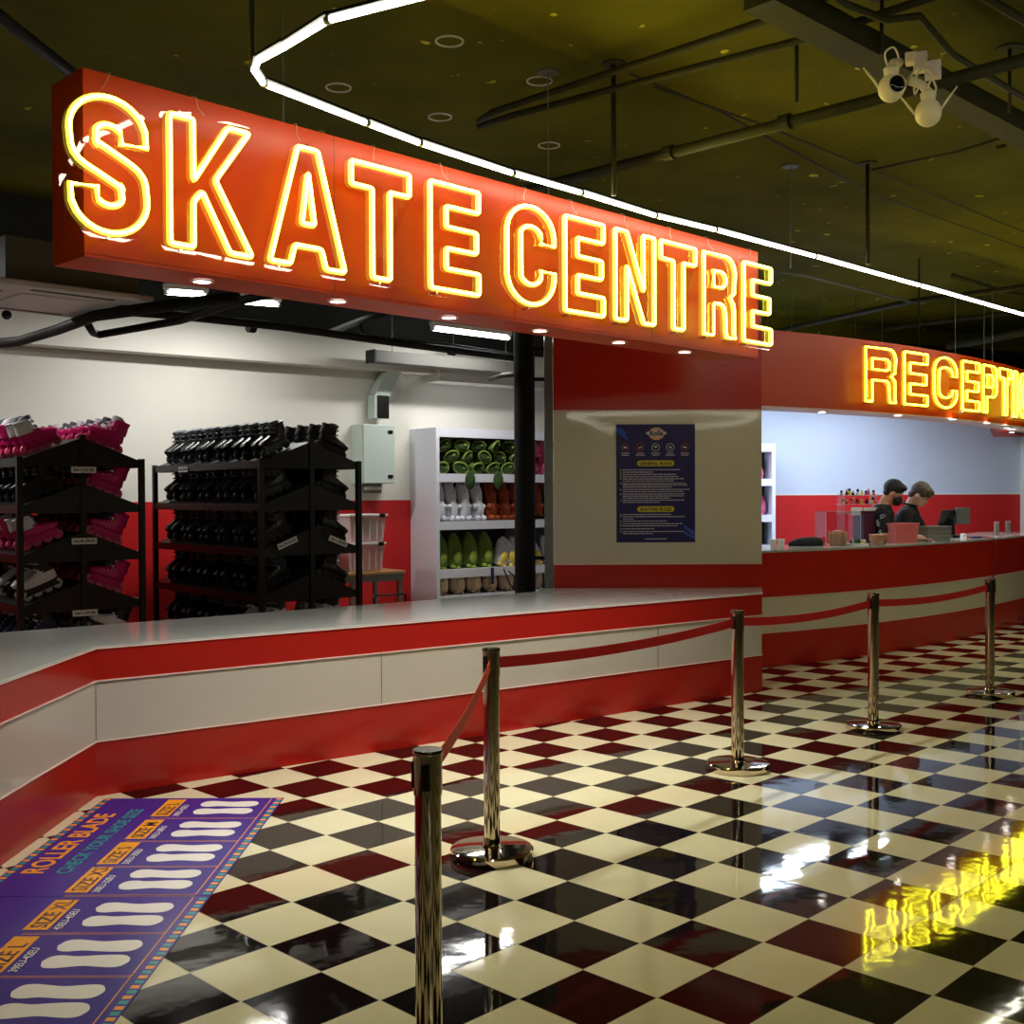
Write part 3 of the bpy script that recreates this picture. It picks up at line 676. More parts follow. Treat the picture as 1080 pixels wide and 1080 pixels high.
# big dark cable tray on the diagonal
a, b = U(800, -8, 3.72), U(1110, 155, 3.72)
t = empty('cable_tray', a, 'wide black cable tray running diagonally past the security cameras', 'cable tray')
MB().bar((0, 0, 0), b-a, .15, .10).build('tray', M['pipe'], t)
for z in (-.052, .052): MB().bar(V(0, 0, z), b-a+V(0, 0, z), .16, .008).build('tray_edge', M['pipe'], t)
# ceiling joint lines and round plates
for i, (px, py) in enumerate(((474, 43), (357, 92), (464, 123), (579, 153), (569, 85))):
    p = U(px, py, ZC)
    o = MB().lathe([(.068, 0), (.07, -.008), (.076, -.008), (.078, 0)], seg=18, cap=False).build('ceiling_ring', M['camb'], loc=p, smooth=2)
    tag(o, ['round ring fitting on the ceiling above the word skate', 'round ring fitting just inside the corner of the tube loop', 'round ring fitting beside the second sign wire', 'small round fitting near the large pipe end', 'pale round fitting on the olive ceiling near the rod'][i], 'ceiling fitting', 'round fittings on the ceiling')
for i, pl in enumerate([[(690, 92), (805, 132), (1080, 245)], [(665, 78), (760, 118), (920, 205), (1080, 262)]]):
    w = [U(x, y, ZC-.002) for x, y in pl]; mb = MB()
    for p, q in zip(w, w[1:]): mb.bar(p, q, .018, .004)
    struct(mb.build('trim_%d' % (6+i), M['pipe2']))
# ceiling beams
mb = MB(); a, b = V(-8.9, 9.8, 0), V(15.9, 21.8, 0)
mb.bar(a+V(0, 0, 3.84), b+V(0, 0, 3.84), .5, .22); struct(mb.build('trim_8', M['ceil']))

# ================================================================ SECURITY CAMERAS
def seccam(px, py, label, aim, s=1.0):
    p = UY(px, py, 5.1); t = empty('security_camera', p, label, 'security camera', 'white security cameras under the cable tray', rz=aim)
    MB().ellip((0, 0, 0), (.058, .058, .062), 20, 12).build('dome_head', M['camw'], t, smooth=True)
    MB().lathe([(.044, -.036), (.046, -.052), (.040, -.056)], axis='y', seg=20).build('lens_ring', M['camw'], t, smooth=2)
    ln = MB().lathe([(.037, -.045), (.036, -.060), (.02, -.068)], axis='y', seg=20).build('lens', M['lensb'], t, smooth=True)
    MB().lathe([(.03, .05), (.035, .085), (.02, .1)], seg=16).build('neck', M['camw'], t, smooth=2)
    MB().tube([(0, .0, .09), (.02, .02, .12), (.07, .06, .14)], .02, 10).build('bracket', M['camw'], t, smooth=True)
    for sx, zt_ in ((-1, .09), (1, .1)): MB().tube([(sx*.055, .01, 0), (sx*.075, .01, .03), (sx*.125, .015, zt_)], [.005, .006, .004], 8).build('antenna', M['camw'], t, smooth=True)
    MB().tube(spline([(0, .03, .1), (-.02, .02, .16), (.02, .02, .19), (.05, .03, .15), (.05, .04, .08), (.03, .03, .12)], 5), .0045, 6).build('cable', M['camw'], t, smooth=True)
    return t
seccam(940, 93, 'round white security camera with dark lens facing the viewer', .15)
seccam(979, 119, 'white security camera turned away, lower right of the first', 2.6)
for i, (px, py, w, h) in enumerate(((961, 62, .05, .05), (971, 66, .06, .085), (984, 74, .07, .075))):
    p = UY(px, py, 5.25-.05*i)
    t = empty('junction_box', p, ['small shaded junction box nearest the cable tray', 'tall pale junction box above the two cameras', 'right pale junction box with the camera cable below'][i], 'junction box', 'junction boxes by the cameras', rz=-.4)
    MB().box(-w/2, w/2, -.03, .03, -h/2, h/2).build('box', M['camb'], t, bevel=.005); MB().box(-w/2+.004, w/2-.004, -.036, -.0305, -h/2+.004, h/2-.004).build('cover', M['camb'], t, bevel=.003)
a = UY(984, 84, 5.12); b = UY(980, 112, 5.1); o = MB().tube(spline([a, a.lerp(b, .4)+V(.02, 0, 0), a.lerp(b, .8)+V(-.02, 0, 0), b], 5), .005, 6).build('camera_cable', M['camw'], smooth=True); tag(o, 'white cable dropping from the junction box to the lower camera', 'cable')

# ================================================================ HIRE ROOM OVERHEAD
def fluoro(px0, py0, px1, py1, z, label, en=60, col='led2'):
    a, b = U(px0, py0, z), U(px1, py1, z); mid = (a+b)/2; d = b-a; t = empty('batten_light', mid, label, 'batten light', 'batten lights over the hire room', rz=math.atan2(d.y, d.x)); L = d.length
    MB().box(-L/2-.03, L/2+.03, -.03, .03, .025, .07).build('housing', M['lid'], t, bevel=.004)
    MB().tube([(-L/2, 0, 0), (L/2, 0, 0)], .022, 10).build('tube', M[col], t, smooth=True)
    for s in (-1, 1): MB().box(s*L/2-.02, s*L/2+.02, -.02, .02, -.02, .026).build('end_holder', M['lid'], t)
    for s in (-.35, .35): MB().tube([(s*L, 0, .07), (s*L, 0, ZC-z)], .004, 5).build('hanger', M['grey'], t)
    lamp('AREA', 'batten_glow', (0, 0, -.03), en, (1, .98, .93), L, .06, parent=t)
    return t
fluoro(457, 346.5, 536, 356.5, 3.2, 'long lit batten light left of the black column', 21)
fluoro(254, 318, 293, 321, 3.25, 'short lit batten light below the A of skate', 17)
fluoro(176, 308, 216, 311, 3.25, 'lit batten light below the K of skate', 17)
fluoro(-200, 255, -70, 268, 3.2, 'lit batten light above the left end of the racks', 21)
# black overhead pipes in front of the white wall
cpipe('overhead_pipe', [(92, 341), (98, 351), (105, 353), (190, 338), (250, 318), (330, 300)], 2.75, .028, 'black pipe with a hooked end over the skate racks', 'pipe2', 'black pipes over the hire room')
cpipe('overhead_pipe', [(-30, 364), (20, 360), (60, 348), (100, 333), (180, 322), (250, 314)], 2.62, .035, 'curving black pipe sweeping below the air conditioner', 'pipe2', 'black pipes over the hire room')
cpipe('overhead_pipe', [(100, 326), (190, 333), (300, 345), (420, 362), (545, 378)], 2.88, .032, 'long straight black pipe crossing before the white wall', 'pipe2', 'black pipes over the hire room', couplings=(.3, .8))
cpipe('overhead_pipe', [(345, 352), (385, 336), (410, 328)], 3.0, .03, 'short slanted black pipe under the letter T of skate', 'pipe2', 'black pipes over the hire room')
cpipe('overhead_pipe', [(380, 344), (383, 354), (395, 357), (470, 364), (540, 374)], 2.95, .02, 'thin black pipe behind the long batten light', 'pipe2', 'black pipes over the hire room')
cpipe('overhead_pipe', [(517, 400), (530, 396), (560, 393)], 2.75, .025, 'short black pipe end beside the black column', 'pipe2', 'black pipes over the hire room')
# grey trunking beam plus wall trunk to the electrical box
a, b = U(392, 376, 2.95), U(556, 390, 2.95)
t = empty('trunking_beam', a, 'grey square trunking beam ending above the electrical box', 'trunking')
MB().bar((0, 0, 0), b-a, .16, .12).build('trunking', M['grey2'], t, bevel=.004)
d = (a-b).normalized(); MB().bar(d*.004, d*.02, .17, .13).build('end_plate', M['dark'], t)
for k in (.12, .5, .85):
    q = (b-a)*k; MB().tube([q+V(0, 0, .06), q+V(0, 0, ZC-2.95)], .005, 5).build('hanger', M['grey'], t)
# cassette air conditioner
p = U(92, 337, 2.66); q = U(162.5, 319, 2.66); ang = math.atan2(q.y-p.y, q.x-p.x); L = (q-p).length; print('AC', L, p, q)
t = empty('cassette_air_conditioner', p, 'off white ceiling cassette air conditioner at the left edge', 'air conditioner', rz=ang)
W = max(L, .85)
def rr(x0, x1, y0, y1): return [(x0, y0), (x1, y0), (x1, y1), (x0, y1)]
MB().box(0, W, -W, 0, 0, .035).build('front_panel', M['ac'], t, bevel=.008)
MB().box(.06, W-.06, .06-W, -.06, .0355, .27).build('body', M['grey2'], t)
for (x0, x1, y0, y1) in ((.2, W-.2, .06, .1), (.2, W-.2, W-.1, W-.06), (.06, .1, .2, W-.2), (W-.1, W-.06, .2, W-.2)): MB().box(x0, x1, y0-W, y1-W, -.002, -.0005).build('air_slot', M['acd'], t)
MB().box(.2, W-.2, .2-W, -.2, -.006, -.0005).build('intake_grille', M['ac'], t, bevel=.003)
for x, y in ((.1, .1-W), (W-.1, -.1)): MB().tube([(x, y, .27), (x, y, ZC-2.66)], .006, 6).build('hanger', M['grey'], t)
sc_ = U(7, 332, 2.6); o = MB().ellip((0, 0, 0), (.028, .028, .028)).build('ceiling_sensor', M['lensb'], loc=sc_, smooth=True); tag(o, 'tiny dark dome sensor under the air conditioner', 'sensor')
# duct at the left
o = MB().box(-.4, 0, 0, .8, 0, .25).build('air_duct', M['grey'], loc=U(14, 300, 2.95), bevel=.01); tag(o, 'pale metal duct above the air conditioner at the left edge', 'duct')
# ================================================================ SKATES
def ring_at(cx, z, L, W, n=14, lean=0, sq=2.4):
    out = []
    for k in range(n):
        a = 2*PI*k/n; c, s = math.cos(a), math.sin(a)
        out.append(V(cx+math.copysign(abs(c)**(2/sq), c)*L/2+lean, math.copysign(abs(s)**(2/sq), s)*W/2, z))
    return out
def make_skate(frame, boot, cuff, trim, wheel, label, hs=.84):
    t = empty('inline_skate', (0, 0, -50), label, 'skate')
    rings = [ring_at(0, .085, .25, .075), ring_at(.005, .095, .275, .092), ring_at(.01, .125, .28, .094), ring_at(-.005, .15, .245, .088), ring_at(-.035, .168, .18, .082), ring_at(-.055, .19, .135, .08)]
    MB().loft(rings).build('boot', boot, t, smooth=2)
    MB().loft([ring_at(-.06, .165, .15, .088), ring_at(-.066, .2, .138, .09), ring_at(-.066, .24, .13, .094), ring_at(-.07, .275, .128, .098), ring_at(-.074, .29, .13, .09)]).build('cuff', cuff, t, smooth=2)
    MB().loft([ring_at(-.06, .26, .10, .07), ring_at(-.045, .30, .10, .072), ring_at(-.035, .325, .07, .06)]).build('liner', trim, t, smooth=2)
    mb = MB(); mb.loft([[V(x, y*w, z) for x, z in ((-.12, .088), (.125, .088), (.115, .06), (.135, .036), (-.13, .036), (-.105, .062))] for y, w in ((-1, .024), (1, .024))]); mb.build('wheel_frame', frame, t)
    wm = None
    for x in (-.115, -.038, .039, .116):
        if wm is None:
            w = MB().lathe([(.012, -.013), (.033, -.010), (.038, 0), (.033, .010), (.012, .013)], seg=14, axis='y').build('wheel', wheel, t, smooth=2, loc=(x, 0, .038)); wm = w
        else:
            w = wm.copy(); C.objects.link(w); w.location = (x, 0, .038)
    mb = MB()
    for i in range(4):
        x = .055-.028*i; z = .152+.013*i
        mb.tube([(x, -.044, z-.012), (x-.004, -.02, z+.006), (x-.004, .02, z+.006), (x, .044, z-.012)], .0045, 5)
    mb.tube([(.0, -.048, .20), (.008, 0, .215), (.0, .048, .20)], .009, 6); mb.tube([(-.01, -.05, .255), (-.0, 0, .268), (-.01, .05, .255)], .009, 6)
    mb.build('straps', trim, t)
    done = set()
    for c in t.children:
        if c.data.name not in done:
            done.add(c.data.name)
            if c.name.startswith('wheel') and not c.name.startswith('wheel_frame'): continue
            for v in c.data.vertices:
                if v.co.z > .09: v.co.z = .09+(v.co.z-.09)*hs
    return t
sm = dict(
 blk=mat('black skate shell', (22, 22, 24), .32), blk2=mat('black skate cuff', (30, 31, 34), .3), lin=mat('charcoal liner', (96, 100, 106), .6), wdk=mat('dark grey wheels', (60, 60, 62), .35),
 pnk=mat('magenta skate frame', (205, 22, 108), .35), wht=mat('white skate shell', (222, 222, 230), .3), wpk=mat('pink wheels', (250, 110, 150), .35),
 navy=mat('navy skate shell', (24, 32, 78), .3), pdk=mat('dark magenta straps', (120, 20, 70), .5), grn=mat('pale green strap', (150, 180, 140), .5), whw=mat('white wheels', (220, 220, 220), .35))
PROTO = {
 'black': make_skate(sm['blk'], sm['blk'], sm['blk2'], sm['lin'], sm['wdk'], 'x', .66),
 'pink': make_skate(sm['pnk'], sm['pnk'], sm['wht'], sm['lin'], sm['wpk'], 'x', .74),
 'magenta': make_skate(sm['pnk'], sm['pnk'], sm['pnk'], sm['wht'], sm['wpk'], 'x', .74),
 'navy': make_skate(sm['navy'], sm['navy'], sm['blk2'], sm['wht'], sm['whw'], 'x'),
 'piebald': make_skate(sm['blk'], sm['wht'], sm['blk2'], sm['wht'], sm['whw'], 'x')}
VD = {'black': 'black inline skate', 'pink': 'magenta skate with white cuff', 'magenta': 'all magenta inline skate', 'navy': 'navy blue inline skate', 'piebald': 'black and white inline skate'}
used = set()
RA = math.radians(40); re_, rl = V(math.cos(RA), math.sin(RA), 0), V(-math.sin(RA), math.cos(RA), 0)
RW, RLN, RISE = .86, 1.98, .165
LV = [1.80, 1.475, 1.13, .78, .43]
shelfname = ['top', 'second', 'third', 'fourth', 'lowest']
def rack(P0, label, RL=RLN):
    t = empty('skate_rack', P0, label, 'skate rack', 'black skate racks', rz=RA)
    for y in (0, RL):
        for x, top in ((0, LV[0]+.02), (RW/2, LV[0]+RISE+.02), (RW, LV[0]+.02)):
            MB().box(x-.02, x+.02, y-.02, y+.02, 0, top).build('upright', M['black'], t, bevel=.002)
    for z in LV:
        for s in (0, 1):
            x0, x1 = (0, RW/2) if s == 0 else (RW, RW/2)
            mb = MB(); mb.loft([[V(x0, y, z-.002), V(x1, y, z+RISE-.002), V(x1, y, z+RISE-.008), V(x0, y, z-.008)] for y in (.0, RL)]); mb.build('sloped_shelf', M['sheet'], t)
            MB().box(x0-.012, x0+.012, 0, RL, z-.045, z+.012).build('side_rail', M['black'], t)
        for y in (0, RL):        # triangular end sheets
            mb = MB(); mb.loft([[V(0, yy, z-.045), V(RW, yy, z-.045), V(RW, yy, z), V(RW/2, yy, z+RISE), V(0, yy, z)] for yy in (y-.008, y+.008)]); mb.build('end_gable', M['black'], t)
    return t
def w_of(px, py, Y): return UY(px, py, Y)
R1 = UY(20, 482, 7.8); R1 = V(R1.x, R1.y, 0); R2 = UY(275, 487, 8.55); R2 = V(R2.x, R2.y, 0)
t1 = rack(R1, 'black A-frame skate rack at the left, holding magenta and navy skates'); t2 = rack(R2, 'black A-frame skate rack right of the first, filled with black skates')
slope = math.atan2(RISE, RW/2)
def put_skate(kind, P0, rackname, side, lvl, k, x_in, ypos, toe_out, jitter=True):
    z = LV[lvl]; sgn = -1 if side == 'left' else 1
    xx = x_in if side == 'left' else RW-x_in
    zz = z+RISE*(x_in/(RW/2))-.001
    loc = P0+re_*xx+rl*ypos+V(0, 0, zz)
    # local: skate +x = toe; tilt about y; then face across the rack
    dirx = sgn if toe_out else -sgn
    tilt = slope if toe_out else -slope
    yaw = RA+(0 if dirx > 0 else PI)+(random.uniform(-.1, .12)+(.22 if rackname == 'right' and side == 'left' else 0))
    rot = (Matrix.Rotation(yaw, 4, 'Z') @ Matrix.Rotation(tilt, 4, 'Y')).to_euler()
    lab = '%s, %s from near end, %s shelf, %s side, %s rack' % (VD[kind], ORD[k], shelfname[lvl], side, rackname)
    grp = 'skates on the %s rack' % rackname
    if kind not in used:
        used.add(kind); o = PROTO[kind]; o.location = loc; o.rotation_euler = rot; o['label'] = lab; o['group'] = grp
    else: dup(PROTO[kind], loc, rot, lab, grp)
random.seed(11)
for lvl in range(5):          # right rack, side facing the counter
    for k in range(12): put_skate('black' if not (lvl == 4) else 'piebald' if k < 3 else 'black', R2, 'right', 'left', lvl, k, .2, .12+.325*(k//2)+.118*(k % 2), True)
for lvl in range(4):          # right rack far side: a few seen past the end
    for k in range(5 if lvl < 3 else 4): put_skate('black', R2, 'right', 'right', lvl, k, .19, .14+.2*k, True)
for k in range(3): put_skate('piebald', R2, 'right', 'right', 4, k, .19, .14+.2*k, True)
kinds = [['magenta', 'pink', 'magenta', 'pink', 'magenta', 'pink', 'pink', 'magenta', 'pink', 'pink']]*2+[['magenta', 'pink', 'pink', 'magenta', 'pink', 'magenta', 'pink', 'pink', 'navy', 'navy']]*2+[['piebald', 'navy', 'navy', 'piebald', 'navy', 'navy', 'navy', 'black', 'navy', 'navy']]
for lvl in range(5):
    for k in range(10): put_skate(kinds[lvl][k], R1, 'left', 'right', lvl, k, .25, .12+.18*k, False)
lk = [['pink', 'pink', 'magenta', 'pink', 'pink'], ['black', 'black', 'black', 'black', 'black'], ['pink', 'pink', 'magenta', 'pink', 'pink'], ['piebald', 'piebald', 'black', 'piebald', 'black'], ['navy', 'navy', 'navy', 'navy', 'navy']]
for lvl in range(5):
    for k in range(5): put_skate(lk[lvl][k], R1, 'left', 'left', lvl, k, .2, .12+.18*k, lvl not in (0, 2))
# size tags on the rack ends
def rtag(P0, x, z, txt, label, ang=0, y=-.02, side=False):
    p = P0+re_*x-rl*.028+V(0, 0, z)
    if side: p = P0+re_*(-.018)+rl*x+V(0, 0, z)
    t = empty('size_tag', p, label, 'size tag', 'printed size tags on the racks', rz=RA if not side else RA-PI/2)
    R_ = Matrix.Rotation(ang, 4, 'Y')
    mb = MB(); mb.M = R_; mb.box(-.088, .088, -.001, .001, -.022, .022); mb.build('card', M['label'], t)
    text(txt, .026, M['ink'], t, R_ @ Matrix.Translation((0, -.0022, -.008)) @ Matrix.Rotation(PI/2, 4, 'X'), align='CENTER', name='printed_size', bold=.02)
rtag(R1, RW/2, LV[0]-.065, 'Size S (35-38)', 'white size tag under the top shelf of the left rack end')
rtag(R1, RW/2, LV[2]+.10, 'Size M (38-39)', 'white size tag at the third shelf of the left rack end')
rtag(R1, RW/2, LV[3]-.06, 'Size L (39-40)', 'white size tag lowest on the left rack end')
rtag(R2, RW*.24, LV[2]+.055, 'Size M (38-39)', 'slanted white size tag on the left slope of the right rack end', ang=-slope)
rtag(R2, RW*.76, LV[2]+.055, 'Size L (39-40)', 'slanted white size tag on the right slope of the right rack end', ang=slope)
rtag(R2, 1.35, LV[0]-.03, 'Size S (35-38)', 'white size tag on the long side of the right rack', side=True)

# ================================================================ ELECTRICAL BOX, CABINETS, DESK
Wm = Matrix.Translation(Wp) @ Matrix.Rotation(TH, 4, 'Z')     # x along hire-room wall, y into the wall
def on_wall(px, py, d=0): 
    p = UP(px, py, Wp+wn_*d, wn_); return Wm.inverted() @ p
a = on_wall(383, 447, .25); b = on_wall(417, 510, .25); print('panel', a, b)
t = empty('electrical_box', Wm @ V(a.x, -.25, b.z), 'pale grey green electrical box mounted on the white wall', 'electrical box', rz=TH)
w, h = b.x-a.x, a.z-b.z
MB().box(0, w, 0.02, .25, 0, h).build('enclosure', M['panel'], t, bevel=.004)
dr = MB().box(.008, w-.004, 0, .0195, .005, h-.005).build('door', M['panel'], t, bevel=.003)
for z in (.12*h, .88*h): MB().box(w-.09, w-.03, -.008, -.0005, z-.018, z+.018).build('latch', M['cap'], dr, bevel=.003)
mb = MB(); mb.box(.04, w-.12, .08, .2, -.1, -.0005); gl = mb.build('gland_plate', M['grey'], t)
for i in range(7):
    MB().lathe([(.016, -.02), (.02, 0)], (.07+i*(w-.22)/6, .078, -.05), 8, 'y').build('cable_gland', M['lid'], gl)
c = on_wall(392, 420, .15); d_ = on_wall(403, 440, .15)
t = empty('wall_trunking', Wm @ V(0, 0, 0), 'grey trunking bent down the wall into the electrical box', 'trunking', rz=TH)
p1 = on_wall(393, 441, .16); p2 = on_wall(393, 416, .16); p3 = on_wall(411, 382, .16)
tw = .2
mb = MB()
for A, B in (((p1.x+tw/2, p1.z), (p2.x+tw/2, p2.z)), ((p2.x+tw/2, p2.z-.03), (p3.x+tw/2, p3.z))): mb.bar((A[0], -.1, A[1]), (B[0], -.1, B[1]), tw*.8, .14, up=(0, 1, 0))
mb.build('trunking', M['panel'], t, bevel=.003)
MB().box(p1.x+.05, p1.x+.19, -.18, -.172, p1.z, p1.z+.24).build('dark_cover', M['cap'], t)

def cabinet(P0, ang, L, D, H_, levels, divs, label, th=.07):
    t = empty('display_cabinet', P0, label, 'cabinet', 'white open display cabinets', rz=ang)
    MB().box(0, .045, 0, D, 0, H_).build('side_panel', M['cab'], t, bevel=.002); MB().box(L-.045, L, 0, D, 0, H_).build('side_panel', M['cab'], t, bevel=.002)
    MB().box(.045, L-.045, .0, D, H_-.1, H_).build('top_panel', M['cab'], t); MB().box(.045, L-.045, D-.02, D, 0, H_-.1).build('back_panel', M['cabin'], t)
    for z in levels: MB().box(.045, L-.045, .002, D-.02, z-.09, z).build('shelf', M['cab'], t)
    for x in divs: MB().box(x-.02, x+.02, 0.001, D-.02, 0, H_-.1).build('divider', M['cab'], t)
    return t
cf = Wm.inverted() @ UY(460, 450, 12.0); CD = .5
Cp = Wm @ V(cf.x, -CD-.001, 0)
q = Wm.inverted() @ Cp
z_at = lambda py, Y: UY(500, py, Y).z
HC = UY(461, 450.5, Cp.y).z
LVC = [UY(474, y, Cp.y+.1).z for y in (499.5, 550, 601, 641)]; print('cab', Cp, HC, LVC)
LVC[3] = .26
cabinet(Cp, TH, 2.5, CD, HC, LVC, (1.31,), 'tall white open cabinet of plush toys behind the rental counter')
Cm = Matrix.Translation(Cp) @ Matrix.Rotation(TH, 4, 'Z')

# plush toys ------------------------------------------------------------
def plush_long(bodym, feetm, hgt=.40, r=.075, label='x'):
    t = empty('plush_toy', (0, 0, -50), label, 'plush toy')
    prof = [(.55, 0), (1.0, .08), (1.05, .25), (.9, .42), (.82, .5), (.95, .62), (.95, .8), (.7, .93), (.15, 1.0)]
    rings = [[V(r*p*math.cos(2*PI*k/14)+.012*math.sin(h*5), r*.85*p*math.sin(2*PI*k/14)-.015*math.sin(h*4), h*hgt) for k in range(14)] for p, h in prof]
    MB().loft(rings).build('body', bodym, t, smooth=True)
    for s in (-1, 1):
        MB().ellip((s*r*.55, -r*.85, .03), (.032, .05, .028)).build('foot', feetm, t, smooth=True)
        MB().ellip((s*r*.8, -r*.55, hgt*.36), (.022, .045, .03)).build('paw', feetm, t, smooth=True)
        MB().ellip((s*r*.6, .0, hgt*.97), (.022, .014, .03)).build('ear', bodym, t, smooth=True)
    MB().ellip((0, -r*.8, hgt*.72), (.03, .022, .02)).build('muzzle', feetm, t, smooth=True)
    return t
def plush_pear(bodym, label='x', hgt=.36, r=.10, face=None):
    t = empty('plush_toy', (0, 0, -50), label, 'plush toy')
    prof = [(.3, 0), (.8, .05), (1.0, .22), (.95, .45), (.78, .68), (.55, .86), (.25, .97), (.05, 1)]
    rings = [[V(r*p*math.cos(2*PI*k/14), r*.7*p*math.sin(2*PI*k/14)+.10*h*h, h*hgt) for k in range(14)] for p, h in prof]
    MB().loft(rings).build('body', bodym, t, smooth=True)
    MB().ellip((0, -r*.55, hgt*.32), (.05, .03, .065)).build('belly_patch', face or bodym, t, smooth=True)
    for s in (-1, 1): MB().ellip((s*.035, -r*.55, .018), (.03, .035, .018)).build('foot', face or bodym, t, smooth=True)
    return t
def plush_pouch(label='x'):
    t = empty('plush_pouch', (0, 0, -50), label, 'plush pouch')
    rings = []
    for yy, rx, rz in ((.30, .02, .015), (.22, .05, .03), (.1, .075, .045), (0, .085, .055)): rings.append([V(rx*math.cos(2*PI*k/16), yy, rz*math.sin(2*PI*k/16)) for k in range(16)])
    MB().loft(rings).build('sleeve', M['green'], t, smooth=True)
    MB().tube([(.085*math.cos(2*PI*k/18), -.004-.02*math.sin(2*PI*k/18), .056*math.sin(2*PI*k/18)) for k in range(18)], .011, 6, closed=True).build('rim', M['lime'], t, smooth=True)
    MB().ellip((0, -.006, 0), (.078, .014, .049)).build('lining', M['greend'], t, smooth=True)
    MB().lathe([(.014, .0), (.007, .02)], (.03, -.03, .01), 8, 'y').build('button', M['lime'], t)
    return t
def plant(proto, used_, loc, rot, label, group):
    if id(proto) not in used_: used_.add(id(proto)); proto.location = loc; proto.rotation_euler = rot; proto['label'] = label; proto['group'] = group; return proto
    return dup(proto, loc, rot, label, group)
us = set(); random.seed(5)
pouch = plush_pouch(); 
rows = [(0, .065, (.14, .36, .58, .80, 1.02, 1.24)), (1, .185, (.25, .47, .69, .91, 1.13)), (2, .305, (.15, .37, .60, .82, 1.04, 1.25)), (3, .405, (.27, .50, .73, .96, 1.17))]
LH = LVC[0]
rown = ['bottom', 'second', 'third', 'top']
for r_, dz, xs_ in rows:
    for i, x in enumerate(xs_):
        if dz+.06 > HC-.1-LH: continue
        rot = Euler((random.uniform(-.15, .15), random.uniform(-.5, .5), TH+random.uniform(-.35, .35)))
        plant(pouch, us, Cm @ V(x, .055+random.uniform(-.02, .03), LH+dz), rot, 'green plush pouch, %s from left in the %s row of the pile' % (ORD[i], rown[r_]), 'green plush pouches on the top shelf')
for i, x in enumerate((.42, .80)):
    o = MB().ellip((0, 0, 0), (.055, .03, .10)).build('plush_leaf', M['greend'], loc=Cm @ V(x, -.035, LH-.07), smooth=True); tag(o, ['left dark green plush leaf hanging over the shelf edge', 'right dark green plush leaf hanging over the shelf edge'][i], 'plush toy', 'hanging green plush leaves')
wp = plush_long(M['whitep'], M['whitep'], .43, .08); bp_ = plush_long(M['brownp'], M['brownp'], .43, .085)
for i, x in enumerate((.11, .27, .44, .62)): plant(wp, us, Cm @ V(x, .14, LVC[1]), Euler((-.02, 0, TH+random.uniform(-.2, .3))), 'long white plush animal, %s from the left on the second cabinet shelf' % ORD[i], 'long white plush animals')
for i, x in enumerate((.81, .99, 1.16, 1.45, 1.66, 2.0)): plant(bp_, us, Cm @ V(x, .15, LVC[1]), Euler((-.02, .03, TH+random.uniform(-.2, .3))), 'long reddish brown plush animal, %s from the left on the second shelf' % ORD[i], 'long brown plush animals')
gp = plush_pear(mat('olive plush', (104, 128, 46), .95, bump=.8, bscale=90, noise=.15), hgt=.40, r=.115, face=mat('yellow green plush', (150, 170, 70), .95)); dp = plush_pear(M['whitep'], face=M['yelp'], hgt=.33); bg = plush_pear(M['beigep'], face=M['beigep'], hgt=.36, r=.1)
for i, x in enumerate((.12, .31, .52, .73)): plant(gp, us, Cm @ V(x, .16, LVC[2]), Euler((0, .22, TH)), 'olive green avocado shaped plush, %s from the left on the third shelf' % ORD[i], 'olive green plush toys')
for i, x in enumerate((.93, 1.10, 1.22, 1.46, 1.68)): plant(dp, us, Cm @ V(x, .14, LVC[2]), Euler((0, -.12 if i else .35, TH)), 'white plush toy with yellow front, %s from the left on the third shelf' % ORD[i], 'white and yellow plush toys')
for i, x in enumerate((.14, .36, .58, .80, 1.03, 1.23, 1.46, 1.7)): plant(bg, us, Cm @ V(x, .16, .83-.36), Euler((0, .2, TH)), 'beige plush toy, %s from the left on the lowest visible shelf' % ORD[i], 'beige plush toys')
# board that carries them
pk = plush_pear(M['pinkp'], hgt=.26, r=.09, face=M['pinkp'])
for i, (x, z) in enumerate(((1.43, 0), (1.60, 0), (1.78, 0), (1.44, .2), (1.62, .2))): plant(pk, us, Cm @ V(x, .15, LVC[0]+z), Euler((0, 0, TH)), 'pink plush toy right of the black column, %s of the pile' % ['bottom left', 'bottom middle', 'bottom right', 'upper left', 'upper right'][i], 'pink plush toys beside the black column')
MB_ = MB()
o = MB().tube(spline([(0, 0, 0), (.02, -.01, -.05), (.09, -.01, -.2), (.12, -.01, -.1), (.05, -.01, -.02)], 5), .008, 6).build('strap_loop', M['blackp'], loc=Cm @ V(.88, -.02, LVC[2]-.02), smooth=True); tag(o, 'thin black strap loop hanging from the third cabinet shelf', 'strap')
o = MB().box(-.02, .02, -.004, .004, -.16, .02).build('ribbon', sm['navy'], loc=Cm @ V(.73, -.012, LVC[2]-.02), bevel=.002); o.rotation_euler = (0, 0, TH); tag(o, 'short navy ribbon hanging from the third cabinet shelf', 'ribbon')
# extra board in that cabinet
t = bpy.data.objects.get('display_cabinet')
MB().box(.045, 2.455, .002, CD-.02, .83-.36-.06, .83-.36).build('shelf', M['cab'], t)

